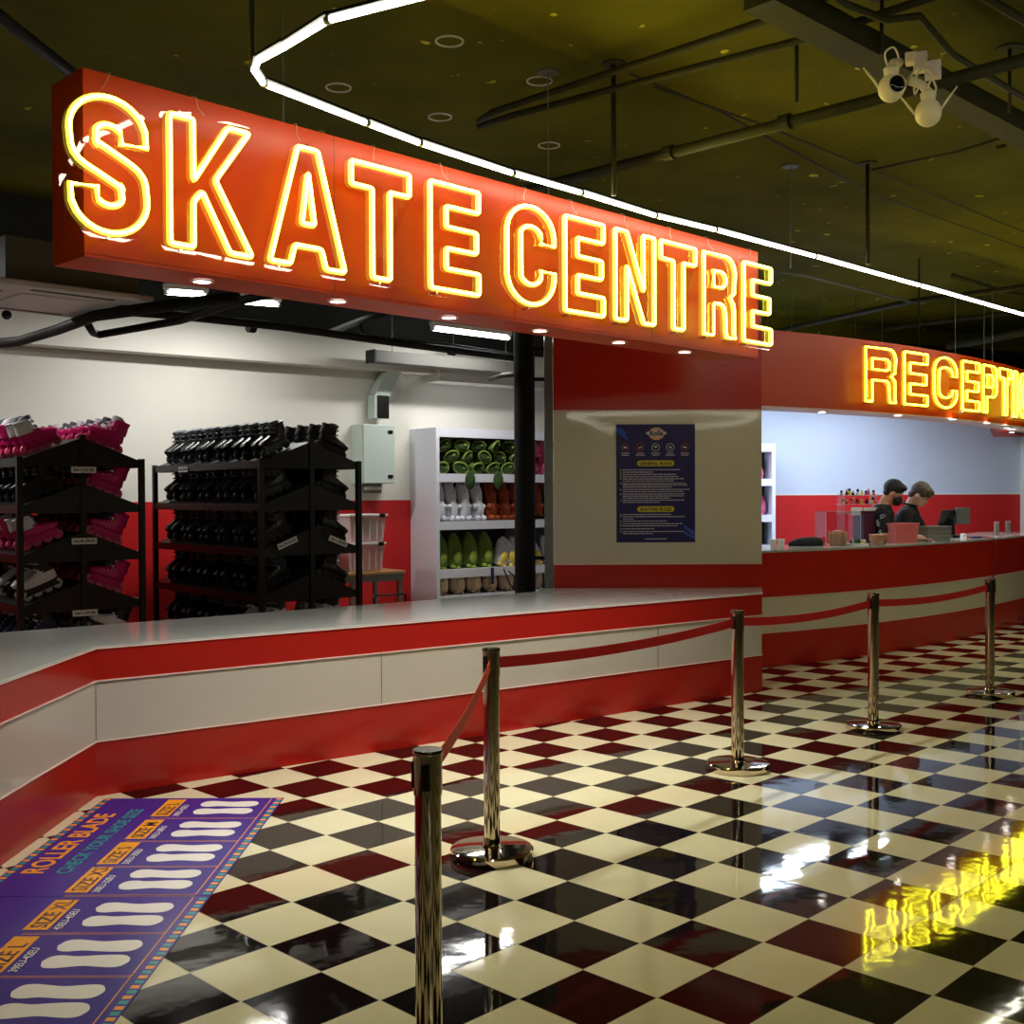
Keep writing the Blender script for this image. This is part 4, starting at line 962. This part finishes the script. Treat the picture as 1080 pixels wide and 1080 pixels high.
# cabinet seen through the reception opening
YC = 14.6; xr = UY(818, 500, YC).x
C2 = V(xr-.95, YC, 0); HC2 = UY(810, 468, YC).z
l2 = [UY(810, y, YC).z for y in (505, 543, 575)]
cabinet(C2, 0, .95, .45, HC2, l2+[.5], (), 'white open cabinet left of the reception opening, with pink plush toys')
i = 0
for z in l2[:2]:
    for x in (.40, .58, .76):
        plant(pk, us, C2+V(x, .2, z), Euler((0, .3 if i % 2 else -.1, 0)), 'pink plush toy in the reception cabinet, %s shelf, %s' % (['upper', 'lower'][i//3], ['left', 'middle', 'right'][i % 3]), 'pink plush toys at reception'); i += 1
o = MB().loft([ring_at(0, 0, .2, .14), ring_at(.02, .12, .22, .15), ring_at(.0, .28, .12, .1), ring_at(-.01, .34, .05, .04)]).build('cloth_bag', M['blackp'], loc=C2+V(.70, .2, l2[2]), smooth=True); tag(o, 'slumped black cloth bag on the reception cabinet shelf', 'bag')

# desk, bins, stool
D0 = on_wall(350, 612, .75)
dk = Wm.inverted() @ UY(428, 605, 11.45); dz = .79
t = empty('work_desk', Wm @ V(dk.x, dk.y, 0), 'small desk with light wood top and grey legs by the red wall', 'desk', rz=TH)
DL, DD = 1.5, .55
MB().box(-DL, 0, 0, DD, dz-.028, dz).build('desktop', M['wood'], t, bevel=.003)
MB().box(-DL+.02, -.02, .01, .03, dz-.10, dz-.029).build('apron', M['grey'], t)
for x in (-DL+.03, -.05):
    for y in (.02, DD-.06): MB().box(x-.02, x+.02, y, y+.04, 0, dz-.029).build('leg', M['grey'], t)
MB().box(-.62, -.58, .02, .06, 0, dz-.029).build('leg', M['grey'], t)
Dm = Matrix.Translation(t.location) @ Matrix.Rotation(TH, 4, 'Z')
def bin_(x, y, z, w, d, h, label, content=None):
    t = empty('storage_bin', Dm @ V(x, y, z), label, 'storage bin', 'clear storage bins on the desk', rz=TH)
    mb = MB(); mb.loft([[V(-w/2*s, -d/2*s, zz), V(w/2*s, -d/2*s, zz), V(w/2*s, d/2*s, zz), V(-w/2*s, d/2*s, zz)] for zz, s in ((0, .86), (h-.02, 1))]); mb.build('tub', M['bin'], t, bevel=.006)
    MB().box(-w/2-.012, w/2+.012, -d/2-.012, d/2+.012, h-.0195, h).build('lid', M['lid'], t, bevel=.004)
    for sx in (-.28, .36): MB().box(sx*w-.03, sx*w+.03, -d/2-.022, -d/2-.0125, h-.035, h+.004).build('clip', M['cap'], t)
    for sx in (-.35, -.15, .05, .25, .4): MB().box(sx*w-.006, sx*w+.006, -d/2*.93-.012, -d/2*.93, .03, h-.05).build('rib', M['bin'], t)
    if content:
        MB().ellip((.05, -.03, h*.55), (w*.33, d*.34, h*.28)).build('folded_cloth', content, t, smooth=True)
bx = (Dm.inverted() @ UP(383, 600, Dm @ V(0, .12, 0), wn_)).x
bin_(bx, .2, dz, .40, .34, .29, 'clear storage bin with white lid at the bottom of the desk stack')
bin_(bx+.01, .2, dz+.2905, .42, .34, .28, 'clear storage bin holding yellow cloth on top of the stack', M['cream'])
bin_(bx-.50, .24, dz, .46, .36, .30, 'milky storage bin left of the two stacked bins')
sp_ = Dm @ V(bx-.05, -.65, 0)
t = empty('black_stool', (sp_.x, sp_.y, 0), 'low black stool in front of the desk beside the rack', 'stool', rz=TH)
MB().box(-.18, .18, -.18, .18, .44, .47).build('seat', M['black'], t, bevel=.01); MB().tube([(-.18, .18, .47), (-.17, .19, .60), (.17, .19, .60), (.18, .18, .47)], .012, 8).build('back_rail', M['black'], t, smooth=True)
for x in (-1, 1):
    for y in (-1, 1): MB().tube([(x*.15, y*.15, .44), (x*.19, y*.19, 0)], .012, 8).build('leg', M['black'], t, smooth=True)

# ================================================================ STANCHIONS
PH = .89
def stanchion(p, label, yaw):
    t = empty('barrier_post', p, label, 'barrier post', 'polished steel barrier posts', rz=yaw)
    MB().lathe([(.176, 0), (.178, .004), (.178, .034), (.172, .040), (.15, .043), (.045, .047), (.04, .055)], seg=48).build('base', M['chrome'], t, smooth=2)
    MB().lathe([(.0345, .055), (.0345, PH-.115)], seg=32).build('pole', M['chrome'], t, smooth=2)
    MB().lathe([(.0375, PH-.115), (.0375, PH-.012)], seg=32).build('belt_housing', M['chrome'], t, smooth=2)
    MB().lathe([(.039, PH-.0118), (.040, PH-.006), (.038, PH)], seg=32).build('cap', M['chrome'], t, smooth=2)
    for a in (0, 2, 1):
        mb = MB(); mb.M = Matrix.Rotation(a*PI/2, 4, 'Z'); mb.box(.034, .042, -.011, .011, PH-.10, PH-.03); mb.build('belt_clip', M['cap'], t, bevel=.003)
    return t
b2, b3, b4, b5 = [U(x, y, 0) for x, y in ((519, 903), (778, 811), (921, 769), (1044, 733))]
b1 = U(451, 790, PH); b1.z = 0
posts = [b1, b2, b3, b4, b5]
lb = ['nearest steel barrier post, cut by the bottom edge of the photo', 'second nearest steel barrier post, where the belt turns a corner', 'steel barrier post in front of the right end of the rental counter', 'steel barrier post before the reception counter, second from the right', 'farthest steel barrier post at the right']
angs = []
sts = []
for i, p in enumerate(posts):
    q = posts[i+1] if i < 4 else posts[i-1]; sts.append(stanchion(p, lb[i], math.atan2(q.y-p.y, q.x-p.x)))
def belt(i, j, m, sag):
    a = posts[i].copy(); b = posts[j].copy(); a.z = b.z = PH-.065; d = (b-a).normalized(); a = a+d*.045; b = b-d*.045
    pts = [a.lerp(b, k/16)-V(0, 0, sag*4*(k/16)*(1-k/16)) for k in range(17)]; n = V(-d.y, d.x, 0)*.0009
    Mi = (Matrix.Translation(sts[i].location) @ Matrix.Rotation(sts[i].rotation_euler.z, 4, 'Z')).inverted()
    mb = MB(); mb.loft([[Mi @ (p+n-V(0, 0, .024)), Mi @ (p-n-V(0, 0, .024)), Mi @ (p-n+V(0, 0, .024)), Mi @ (p+n+V(0, 0, .024))] for p in pts]); o = mb.build('belt', M[m], sts[i])
    return o
belt(0, 1, 'belt2', .03); belt(1, 2, 'belt', .03); belt(2, 3, 'belt', .03); belt(3, 4, 'belt', .03)

# ================================================================ FLOOR MATS
X0, X1 = -2.085, -1.17
def floor_mat_(y0, y1, label, rows, title_y, tx, extra):
    t = empty('floor_mat', (X0, y0, .0015), label, 'floor mat', 'purple sizing mats'); W = X1-X0; L = y1-y0
    sheet = MB(); sheet.box(0, W, 0, L, -.0015, .001)
    def flat(pts, m, nm, z=.0016):
        sheet.m = m
        for pl in pts: sheet.add([(x, y, z) for x, y in pl], [tuple(range(len(pl)))])
    A, B = [], []
    for side, xa in ((0, .006), (1, W-.034)):
        y = .01; k = 0
        while y < L-.03:
            (A if k % 2 else B).append([(xa, y), (xa+.028, y+.0), (xa+.028, y+.024), (xa, y+.024)]); y += .037; k += 1
    flat(A, 1, ''); flat(B, 2, '')
    ln = [[(.35, y-.0015), (W-.06, y-.0015), (W-.06, y+.0015), (.35, y+.0015)] for y in [r[0]-y0 for r in rows]+[r[0]-y0-.012 for r in rows]]
    ln.append([(W-.062, .01), (W-.058, .01), (W-.058, L-.02), (W-.062, L-.02)])
    flat(ln, 1, '')
    Rz = Matrix.Rotation(PI/2, 4, 'Z')
    for (yr, nm_, eu) in rows:
        yy = yr-y0
        flat([[(.335, yy+.03), (.425, yy+.03), (.425, yy+.33), (.335, yy+.33)]], 1, '', .0018)
        text(nm_, .085, M['matdk'], t, Matrix.Translation((.41, yy+.045, .0022)) @ Rz, name='size_text', bold=.01, ext=.0001)
        text(eu, .042, M['matw'], t, Matrix.Translation((.47, yy+.03, .0022)) @ Rz, name='european_size', bold=.01, ext=.0001)
        for s, dy in ((1, .245), (-1, .115)):        # a pair of shoe soles
            sole = [(0, .0), (.015, .03), (.05, .038), (.10, .032), (.15, .026), (.21, .032), (.25, .034), (.275, .026), (.29, 0), (.275, -.026), (.24, -.036), (.17, -.034), (.10, -.028), (.05, -.034), (.015, -.026)]
            mb = MB(); pts = spline([(x, y, 0) for x, y in sole+[sole[0]]], 3)[:-1]
            mb.add([(.52+p.x, yy+dy+s*p.y*1.45, .0018) for p in pts], [tuple(range(len(pts)))]); f = mb.build('sole_print', M['matw'], t)
    sheet.build('vinyl_sheet', [M['matp'], M['mator'], M['matte']], t)
    for s_, x, sz, m_ in extra: text(s_, sz, M[m_], t, Matrix.Translation((x, tx-y0, .002)) @ Rz, name='title_text', bold=.02, ext=.0001)
    return t
floor_mat_(4.365, 5.78, 'purple sizing mat farther along the counter foot, reading roller blade', [(5.42, 'SIZE L', '39EU-42EU'), (5.06, 'SIZE M', '36EU-38EU'), (4.71, 'SIZE S', '33EU-35EU'), (4.37, 'SIZE XS', '30EU-32EU')], 0, 4.62, [('ROLLER BLADE', .155, .13, 'mator'), ('CHECK YOUR SHOE SIZE', .265, .085, 'matte')])
floor_mat_(2.6, 4.36, 'purple sizing mat nearest the camera in the bottom left corner', [(3.99, 'SIZE XL', '43EU-45EU'), (3.63, 'SIZE L', '39EU-42EU'), (3.27, 'SIZE M', '36EU-38EU'), (2.91, 'SIZE S', '33EU-35EU')], 0, 2.95, [('ROLLER BLADE', .155, .13, 'mator'), ('CHECK YOUR SHOE SIZE', .265, .085, 'matte')])

# ================================================================ RECEPTION COUNTER THINGS
CT = 1.0402
def on_top(px, d): # point on the counter top seen at column px, d metres behind the front edge
    dd = ray(px, 560); best = None
    for k in range(900):
        x = 1.6+k*.007; p = cpt(x, d); e = abs(p.x*dd.y-p.y*dd.x)
        if best is None or e < best[0]: best = (e, p)
    p = best[1].copy(); p.z = CT; return p
p = on_top(883, .30); sang = .66
t = empty('acrylic_display_box', p, 'clear acrylic display box at the left of the reception counter', 'display box', rz=sang*.3)
for a in ((-.18, .18, -.12, -.116, 0, .33), (-.18, .18, .116, .12, 0, .33), (-.18, -.176, -.116, .116, 0, .33), (.176, .18, -.116, .116, 0, .33), (-.18, .18, -.12, .12, .33, .334)): MB().box(*a).build('clear_panel', M['acrbox'], t)
mb = MB()
for x in (-.18, .18):
    mb.bar((x, -.12, 0), (x, -.12, .334), .004, .004)
mb.bar((-.18, -.12, .334), (.18, -.12, .334), .004, .004); mb.build('polished_edges', M['camb'], t)
def lidbasket(loc, label, m, w=.19, h=.15, n=8):
    t = empty('woven_basket', loc, label, 'basket')
    MB().loft([ring_at(0, 0, w*.85, w*.7, 16), ring_at(0, h*.5, w, w*.8, 16), ring_at(0, h, w*.95, w*.78, 16)]).build('basket_body', M[m], t, smooth=2)
    for k in range(n):
        a = 2*PI*k/n; MB().tube([(w*.44*math.cos(a), w*.36*math.sin(a), .005), (w*.51*math.cos(a), w*.42*math.sin(a), h*.5), (w*.48*math.cos(a), w*.40*math.sin(a), h)], .005, 5).build('rib', M['cream'], t)
    MB().lathe([(w*.3, h), (w*.28, h+.012), (.02, h+.02)], seg=14).build('lid', M[m], t, smooth=2)
lidbasket(on_top(884, .30)+V(0, 0, 0), 'small peach woven basket inside the acrylic box', 'pinkw', .17, .13)
p = on_top(919, .52); o = None
t = empty('cash_box', p, 'tall dark plum box between the acrylic box and the pink baskets', 'box', rz=.25)
MB().box(-.15, .15, -.1, .1, 0, .30).build('case', M['plum'], t, bevel=.01); MB().box(-.15, .15, -.1, .1, .3005, .325).build('lid', M['plum'], t, bevel=.006); MB().box(-.01, .01, -.106, -.1005, .02, .3).build('front_strip', M['cap'], t)
p = on_top(904, .16); t = empty('sweet_tray', p, 'low tray of green and white trinkets beside the woven basket', 'tray', rz=.4)
MB().box(-.09, .09, -.06, .06, 0, .02).build('tray', M['lid'], t, bevel=.004)
random.seed(9)
for k in range(9): MB().ellip((random.uniform(-.07, .07), random.uniform(-.04, .04), .04), (.018, .018, .02), 8, 6).build('trinket', M[['green', 'lid', 'greend', 'cream'][k % 4]], t, smooth=True)
p = on_top(925, .10); t = empty('stacked_cups', p, 'short stack of beige bowls right of the trinket tray', 'bowls')
for k in range(3): MB().lathe([(.045, .022*k), (.075, .022*k+.055), (.078, .022*k+.058)], seg=20).build('bowl', M['pinkw'], t, smooth=2)
def tub(loc, w, d, h, m, label, rim=True, ang=.3, slots=True, grp=None):
    t = empty('plastic_basket', loc, label, 'basket', grp, rz=ang)
    mb = MB(); mb.loft([[V(sx*w/2*s, sy*d/2*s, z) for sx, sy in ((-1, -1), (1, -1), (1, 1), (-1, 1))] for z, s in ((0, .9), (h, 1))]+[[V(sx*w/2*.96, sy*d/2*.96, h) for sx, sy in ((-1, -1), (1, -1), (1, 1), (-1, 1))]]+[[V(sx*w/2*.8, sy*d/2*.8, .008) for sx, sy in ((-1, -1), (1, -1), (1, 1), (-1, 1))]]); mb.build('basket_body', M[m], t)
    mb = MB()
    for a_, b_ in (((-1, -1), (1, -1)), ((1, -1), (1, 1)), ((1, 1), (-1, 1)), ((-1, 1), (-1, -1))): mb.bar((a_[0]*w/2, a_[1]*d/2, h), (b_[0]*w/2, b_[1]*d/2, h), .012, .012)
    mb.build('rim', M[m], t)
    n = 9
    for k in range(n):
        x = (-.42+.84*k/(n-1))*w; MB().bar((x*.86, -d/2*.86-.003, .01), (x, -d/2-.003, h-.01), .006, .006).build('vertical_rib', M[m], t)
    for z in (h*.35, h*.7): MB().bar((-w/2*(.9+.1*z/h), -d/2*(.9+.1*z/h)-.004, z), (w/2*(.9+.1*z/h), -d/2*(.9+.1*z/h)-.004, z), .006, .006).build('cross_rib', M[m], t)
    return t
p = on_top(950, .22)
tub(p, .27, .19, .10, 'pinkb', 'lower pink plastic basket on the reception counter', grp='stack of pink baskets'); tub(p+V(0, 0, .085), .29, .2, .11, 'pinkb', 'upper pink plastic basket on the reception counter', grp='stack of pink baskets')
p = on_top(982, .22)
for k in range(3): tub(p+V(0, 0, .045*k), .34, .24, .06, 'greyb', ['lowest', 'middle', 'topmost'][k]+' grey wire basket right of the pink baskets', ang=.45, grp='stack of grey baskets')
# acrylic tray rack with tiny figures behind
p = on_top(905, .62)
t = empty('display_stand', p, 'two tier clear display stand behind the acrylic box, full of trinkets', 'display stand', rz=.3)
for z in (.30, .39, .48): MB().box(-.22, .22, -.07, .07, z, z+.006).build('tier', M['bin'], t)
for x in (-.2, .2): MB().box(x-.004, x+.004, -.07, .07, 0, .50).build('side_support', M['acrbox'], t)
MB().box(-.14, .0, -.09, -.085, .28, .36).build('price_card', M['label'], t); MB().box(.01, .21, -.09, -.085, .28, .36).build('price_card', M['label'], t)
cols = ['yelp', 'orgp', 'blackp', 'redpaint', 'brownp', 'whitep', 'pinkp', 'pyel']; random.seed(4)
k = 0
for z in (.396, .486):
    for x in range(9):
        xx = -.19+x*.047; q = p+Matrix.Rotation(.3, 3, 'Z') @ V(xx, random.uniform(-.03, .02), 0); q.z = CT+z
        t = empty('small_figure', q, 'tiny %s figure, %s from the left on the %s tier of the display stand' % (['yellow', 'orange', 'black', 'red', 'brown', 'white', 'pink', 'mustard'][(x*3+k) % 8], ORD[x], ['lower', 'upper'][k]), 'figure', 'tiny figures on the display stand')
        hh_ = random.uniform(.04, .075); mm = M[cols[(x*3+k) % 8]]
        MB().lathe([(.015, 0), (.018, hh_*.4), (.009, hh_*.62)], seg=10).build('body', mm, t, smooth=True); MB().ellip((0, 0, hh_*.8), (.014, .014, .015), 10, 7).build('head', M['cream' if x % 2 else 'blackp'], t, smooth=True)
    k += 1
# dark folded cloth, cup
o = MB().loft([ring_at(0, 0, .34, .2, 16), ring_at(.0, .03, .34, .2, 16), ring_at(.03, .07, .24, .14, 16), ring_at(.05, .085, .1, .06, 16)]).build('folded_jacket', M['blackp'], loc=on_top(850, .45), smooth=True); tag(o, 'flat dark folded cloth at the left of the reception counter', 'cloth')
for i, (x, y) in enumerate(((0, 0), (.085, .04))):
    o = MB().lathe([(.025, 0), (.034, .08), (.036, .083)], seg=16).build('paper_cup', M['lid'], loc=on_top(815, .3)+V(x, y, 0), smooth=2); tag(o, ['left', 'right'][i]+' white paper cup beside the poster wall corner on the reception counter', 'cup', 'paper cups at reception')
# register
p = on_top(1004, .42)
t = empty('cash_register', p, 'black touchscreen register with a grey customer display', 'cash register', rz=.5)
MB().box(-.09, .09, -.09, .09, 0, .03).build('foot', M['cap'], t, bevel=.006); MB().bar((0, 0, .03), (0, .02, .2), .05, .05).build('stem', M['cap'], t)
mb = MB(); mb.M = Matrix.Translation((-.02, .03, .22)) @ Matrix.Rotation(.35, 4, 'X'); mb.box(-.14, .12, -.012, .012, -.10, .10); mb.build('screen_housing', M['cap'], t, bevel=.006)
mb = MB(); mb.M = Matrix.Translation((.10, -.05, .24)) @ Matrix.Rotation(-.5, 4, 'Z'); mb.box(-.07, .09, -.02, .02, -.09, .10); mb.build('customer_display', M['grey2'], t, bevel=.008)
o = MB().lathe([(.03, 0), (.034, .01), (.03, .055), (.0, .06)], seg=18).build('paper_roll', M['lid'], loc=on_top(1016, .2), smooth=2); tag(o, 'small white paper roll in front of the register', 'paper roll')
o = MB().box(-.09, .09, -.03, .03, 0, .02).build('pen_case', sm['navy'], loc=on_top(1030, .15), bevel=.006); o.rotation_euler = (0, 0, .75); tag(o, 'flat navy pen case lying right of the paper roll', 'pen case')
for i, px in enumerate((1051, 1063)):
    t = empty('leaflet_holder', on_top(px, .3), ['left', 'right'][i]+' clear acrylic leaflet stand near the end of the reception counter', 'leaflet stand', 'clear leaflet stands', rz=.7)
    MB().box(-.06, .06, -.03, .03, 0, .008).build('foot', M['acrbox'], t); MB().box(-.055, .055, -.004, 0, .0085, .16).build('clear_front', M['bin'], t); MB().box(-.045, .045, -.008, -.0045, .015, .14).build('leaflet', M['greyb'], t)
a = on_top(1042, .05); b = b5+V(-.03, .0, PH)
o = MB().tube(spline([a+V(-.2, .15, .004), a+V(0, 0, .005), a+V(.05, -.09, -.04), a+V(.03, -.12, -.35), a+V(-.02, -.1, -.55), a+V(-.02, -.08, -1.03)], 6), .007, 6).build('power_cable', mat('dark red cable', (110, 24, 30), .5), smooth=True); tag(o, 'thin dark red cable hanging down the front of the reception counter', 'cable')

# ================================================================ PEOPLE
def remesh_obj(name, mb_list, m, parent, vox=.011, smooth_it=6):
    vs, fs = [], []
    for mb in mb_list:
        n = len(vs); vs += [tuple(p) for p in mb.v]; fs += [[i+n for i in f] for f in mb.f]
    me = bpy.data.meshes.new(name); me.from_pydata(vs, [], fs); me.validate()
    bm = bmesh.new(); bm.from_mesh(me); bmesh.ops.recalc_face_normals(bm, faces=bm.faces); bm.to_mesh(me); bm.free()
    o = bpy.data.objects.new(name, me); C.objects.link(o)
    r = o.modifiers.new('r', 'REMESH'); r.mode = 'VOXEL'; r.voxel_size = vox; r.use_smooth_shade = True
    s = o.modifiers.new('s', 'SMOOTH'); s.factor = .5; s.iterations = smooth_it
    bpy.context.view_layer.update()
    me2 = bpy.data.meshes.new_from_object(o.evaluated_get(bpy.context.evaluated_depsgraph_get()))
    o.modifiers.clear(); o.data = me2; me2.materials.clear(); me2.materials.append(m); me2.polygons.foreach_set('use_smooth', [True]*len(me2.polygons))
    o.parent = parent; return o
def limb(pts, rs, seg=14):
    mb = MB(); mb.tube(spline([tuple(p) for p in pts], 4), [rs[min(int(i/4), len(rs)-2)]*(1-(i/4-min(int(i/4), len(rs)-2)))+rs[min(int(i/4), len(rs)-2)+1]*(i/4-min(int(i/4), len(rs)-2)) for i in range(4*(len(pts)-1)+1)], seg); mb.ellip(pts[0], (rs[0]*.98,)*3); mb.ellip(pts[-1], (rs[-1]*.98,)*3); return mb
def ovals(spec_, seg=20):  # (cx, cy, z, rx, ry)
    return MB().loft([[V(cx+rx*math.cos(2*PI*k/seg), cy+ry*math.sin(2*PI*k/seg), z) for k in range(seg)] for cx, cy, z, rx, ry in spec_])
def person(loc, face, label, skin, hair, height_shift, headtilt, bald, collar, maskm, arm_reach, prints, lean=.06):
    # local: +x = forward, y = left
    t = empty('person', loc, label, 'person', 'staff behind the reception counter', rz=face)
    S = height_shift; hz = 1.52*S; hip = .93*S; sh = 1.40*S
    hx = lean+.07; hc = V(hx+.035, 0, hz+.02)
    HR = Matrix.Rotation(headtilt, 3, 'Y')
    def hp(x, y, z): return hc+HR @ V(x, y, z)
    body = []
    body.append(ovals([(0, 0, hip-.1, .12, .16), (0, 0, hip, .125, .17), (.0, 0, hip+.15, .11, .145), (lean*.5, 0, sh-.2, .12, .165), (lean*.8, 0, sh-.06, .105, .17), (lean, 0, sh+.01, .07, .11), (lean+.01, 0, sh+.04, .055, .06)]))
    body.append(limb([V(lean, 0, sh-.02), V(lean+.02, 0, sh+.06), hp(-.03, 0, -.06)], [.064, .056, .058]))
    # head: skull, jaw, nose, ears, brow
    h = MB(); h.ellip(hp(-.012, 0, .035), (.098, .077, .105), 18, 12, HR); body.append(h)
    h = MB(); h.ellip(hp(.028, 0, -.045), (.062, .056, .075), 16, 10, HR); body.append(h)
    h = MB(); h.ellip(hp(.092, 0, -.018), (.018, .013, .024), 10, 8, HR); body.append(h)
    h = MB(); h.ellip(hp(.068, 0, .03), (.02, .05, .012), 10, 8, HR); body.append(h)
    h = MB(); h.ellip(hp(.08, 0, -.062), (.012, .024, .012), 10, 8, HR); body.append(h)
    for s in (-1, 1):
        h = MB(); h.ellip(hp(-.008, s*.08, -.01), (.02, .011, .033), 10, 8, HR); body.append(h)
        lg = limb([V(0, s*.095, hip-.02), V(.02, s*.1, .52*S), V(0, s*.1, .09)], [.088, .062, .042]); body.append(lg)
        f = MB(); f.ellip((.06, s*.1, .035), (.13, .045, .035)); body.append(f)
    arms = []
    for s, (el, ha) in zip((-1, 1), arm_reach):
        shp = V(lean*.9, s*.185, sh-.055); el = V(*el); ha = V(*ha)
        body.append(limb([shp, el, ha], [.052, .040, .027]))
        d = (ha-el).normalized(); side = d.cross(V(0, 0, 1)).normalized()
        pm_ = MB(); pm_.ellip(ha+d*.05, (.045, .04, .017), 12, 8, Matrix((d, side, d.cross(side))).transposed()); body.append(pm_)
        for k, ln in enumerate((.062, .075, .07, .055)):
            o_ = side*(.03-.02*k); a0 = ha+d*.08+o_
            body.append(limb([a0, a0+d*ln*.55-V(0, 0, .006), a0+d*ln*.85-V(0, 0, .024)], [.0095, .009, .008], 8))
        a0 = ha+d*.03+side*.035*(-s); body.append(limb([a0, a0+d*.03+side*.02*(-s), a0+d*.06+side*.022*(-s)-V(0, 0, .008)], [.0115, .0105, .009], 8))
        arms.append((shp, el))
    remesh_obj('body', body, skin, t, .009, 4)
    # shirt
    sh_ = [ovals([(0, 0, hip-.06, .14, .185), (0, 0, hip+.08, .135, .18), (0, 0, hip+.2, .13, .165), (lean*.5, 0, sh-.2, .142, .185), (lean*.8, 0, sh-.06, .125, .185), (lean*.95, 0, sh+.005, .085, .12), (lean+.0, 0, sh+.035, .066, .072)])]
    for shp, el in arms: sh_.append(limb([shp, shp.lerp(el, .45), shp.lerp(el, .8)], [.072, .066, .064]))
    shirt = remesh_obj('shirt', sh_, M['tee'], t, .012, 4)
    if collar:
        mb = MB(); mb.tube([(lean+.005+.073*math.cos(a), .075*math.sin(a), sh+.045-.018*math.cos(a)) for a in [2*PI*k/20 for k in range(20)]], .012, 8, closed=True); mb.build('collar', M['tee'], shirt, smooth=True)
        mb = MB(); mb.tube([(lean+.005+.079*math.cos(a), .081*math.sin(a), sh+.045-.018*math.cos(a)) for a in [2*PI*k/20 for k in range(20)]], .004, 6, closed=True); mb.build('collar_piping', M['tprint'], shirt, smooth=True)
    if prints:
        mb = MB(); random.seed(2)
        for k in range(9):
            z = sh-.09-.026*k; y = -.258-.0045*k; x = .05+random.uniform(-.02, .02)
            pts = [V(x+.024*math.cos(a+k), y-.004, z+.016*math.sin(a+k)) for a in [2*PI*j/9 for j in range(6)]]; mb.tube(pts, .0042, 6)
        mb.build('white_print', M['tprint'], shirt, smooth=True)
    tr = [ovals([(0, 0, hip-.12, .128, .17), (0, 0, hip+.02, .132, .175)])]+[limb([V(0, s*.095, hip-.04), V(.02, s*.1, .52*S), V(0, s*.1, .08)], [.1, .078, .066]) for s in (-1, 1)]
    remesh_obj('trousers', tr, M['trouser'], t, .014, 3)
    # hair: cap of ellipsoids over the skull
    hr = []
    h = MB(); h.ellip(hp(-.022, 0, .055), (.108, .088, .098), 18, 12, HR); hr.append(h)
    if not bald:
        h = MB(); h.ellip(hp(.05, 0, .085), (.062, .078, .045), 14, 10, HR); hr.append(h)
        h = MB(); h.ellip(hp(-.07, 0, -.01), (.05, .07, .07), 14, 10, HR); hr.append(h)
        for s in (-1, 1):
            h = MB(); h.ellip(hp(.015, s*.066, .04), (.05, .022, .04), 12, 8, HR); hr.append(h)
            h = MB(); h.ellip(hp(.085, s*.035, .062), (.024, .036, .032), 12, 8, HR); hr.append(h)
    else:
        h = MB(); h.ellip(hp(-.06, 0, .0), (.052, .072, .06), 14, 10, HR); hr.append(h)
        h = MB(); h.ellip(hp(.04, 0, .09), (.066, .074, .042), 14, 10, HR); hr.append(h)
    remesh_obj('hair', hr, hair, t, .009, 2)
    for s in (-1, 1):
        MB().ellip(hp(.083, s*.03, .008), (.006, .011, .005), 10, 6, HR).build('eye', M['lensb'], t, smooth=True)
    if maskm:
        h = [MB()]; h[0].ellip(hp(.05, 0, -.05), (.068, .063, .062), 16, 10, HR)
        m_ = remesh_obj('face_mask', h, M['mask'], t, .009, 2)
        for s in (-1, 1): MB().tube([hp(.03, s*.06, -.04), hp(-.01, s*.083, -.005), hp(-.02, s*.085, .02)], .003, 6).build('ear_loop', M['mask'], m_)
    return t
pA = UY(925, 560, 11.85); pB = UY(951, 560, 12.1)
pA.z = pB.z = 0
# raised staff floor keeps both at the counter
person(pA, -.35, 'person in a black shirt with white graphics and black face mask, head bowed', M['skin'], M['hairb'], 1.0, .42, True, False, True,
       [((.08, -.25, 1.13), (.22, -.14, 1.075)), ((.09, .24, 1.13), (.23, .13, 1.075))], True)
person(pB, -.5, 'brown haired person in a black polo shirt looking down, arm reaching right', M['skin2'], M['hairbr'], .985, .62, False, True, False,
       [((.09, -.24, 1.12), (.24, -.14, 1.075)), ((.16, .26, 1.17), (.36, .27, 1.075))], False, .08)
# reception ceiling lights (bluish white), seen mirrored in the floor
for i, (x, y, L) in enumerate(((3.05, 13.1, .9), (3.6, 13.9, .9), (4.4, 14.0, .9), (2.7, 13.7, .9))):
    t = empty('batten_light', (x, y, 2.9), 'cool white batten light over the reception desk, %s from the left' % ORD[i], 'batten light', 'batten lights over reception', rz=.75)
    MB().box(-L/2, L/2, -.05, .05, .02, .07).build('housing', M['lid'], t); MB().box(-L/2+.02, L/2-.02, -.04, .04, 0, .0195).build('diffuser', M['ledb'], t)
    for s in (-.35, .35): MB().tube([(s*L, 0, .07), (s*L, 0, ZC-2.9)], .004, 5).build('hanger', M['grey'], t)
    lamp('AREA', 'batten_glow', (0, 0, -.02), 13.5, (.78, .88, 1), L, .08, parent=t)

# ================================================================ HALL LIGHTING
w = bpy.data.worlds.new('world'); bpy.context.scene.world = w; w.use_nodes = True
w.node_tree.nodes['Background'].inputs[0].default_value = (.02, .02, .018, 1); w.node_tree.nodes['Background'].inputs[1].default_value = 1
s = bpy.context.scene
s.view_settings.view_transform = 'Standard'; s.view_settings.look = 'None'; s.view_settings.exposure = 0.42; s.view_settings.gamma = 1; s.view_settings.use_curve_mapping = False
s.cycles.max_bounces = 8; s.cycles.glossy_bounces = 4; s.cycles.transparent_max_bounces = 12; s.cycles.diffuse_bounces = 3; s.cycles.transmission_bounces = 4
s.cycles.sample_clamp_indirect = 4; s.cycles.caustics_reflective = False; s.cycles.caustics_refractive = False
s.cycles.use_denoising = True
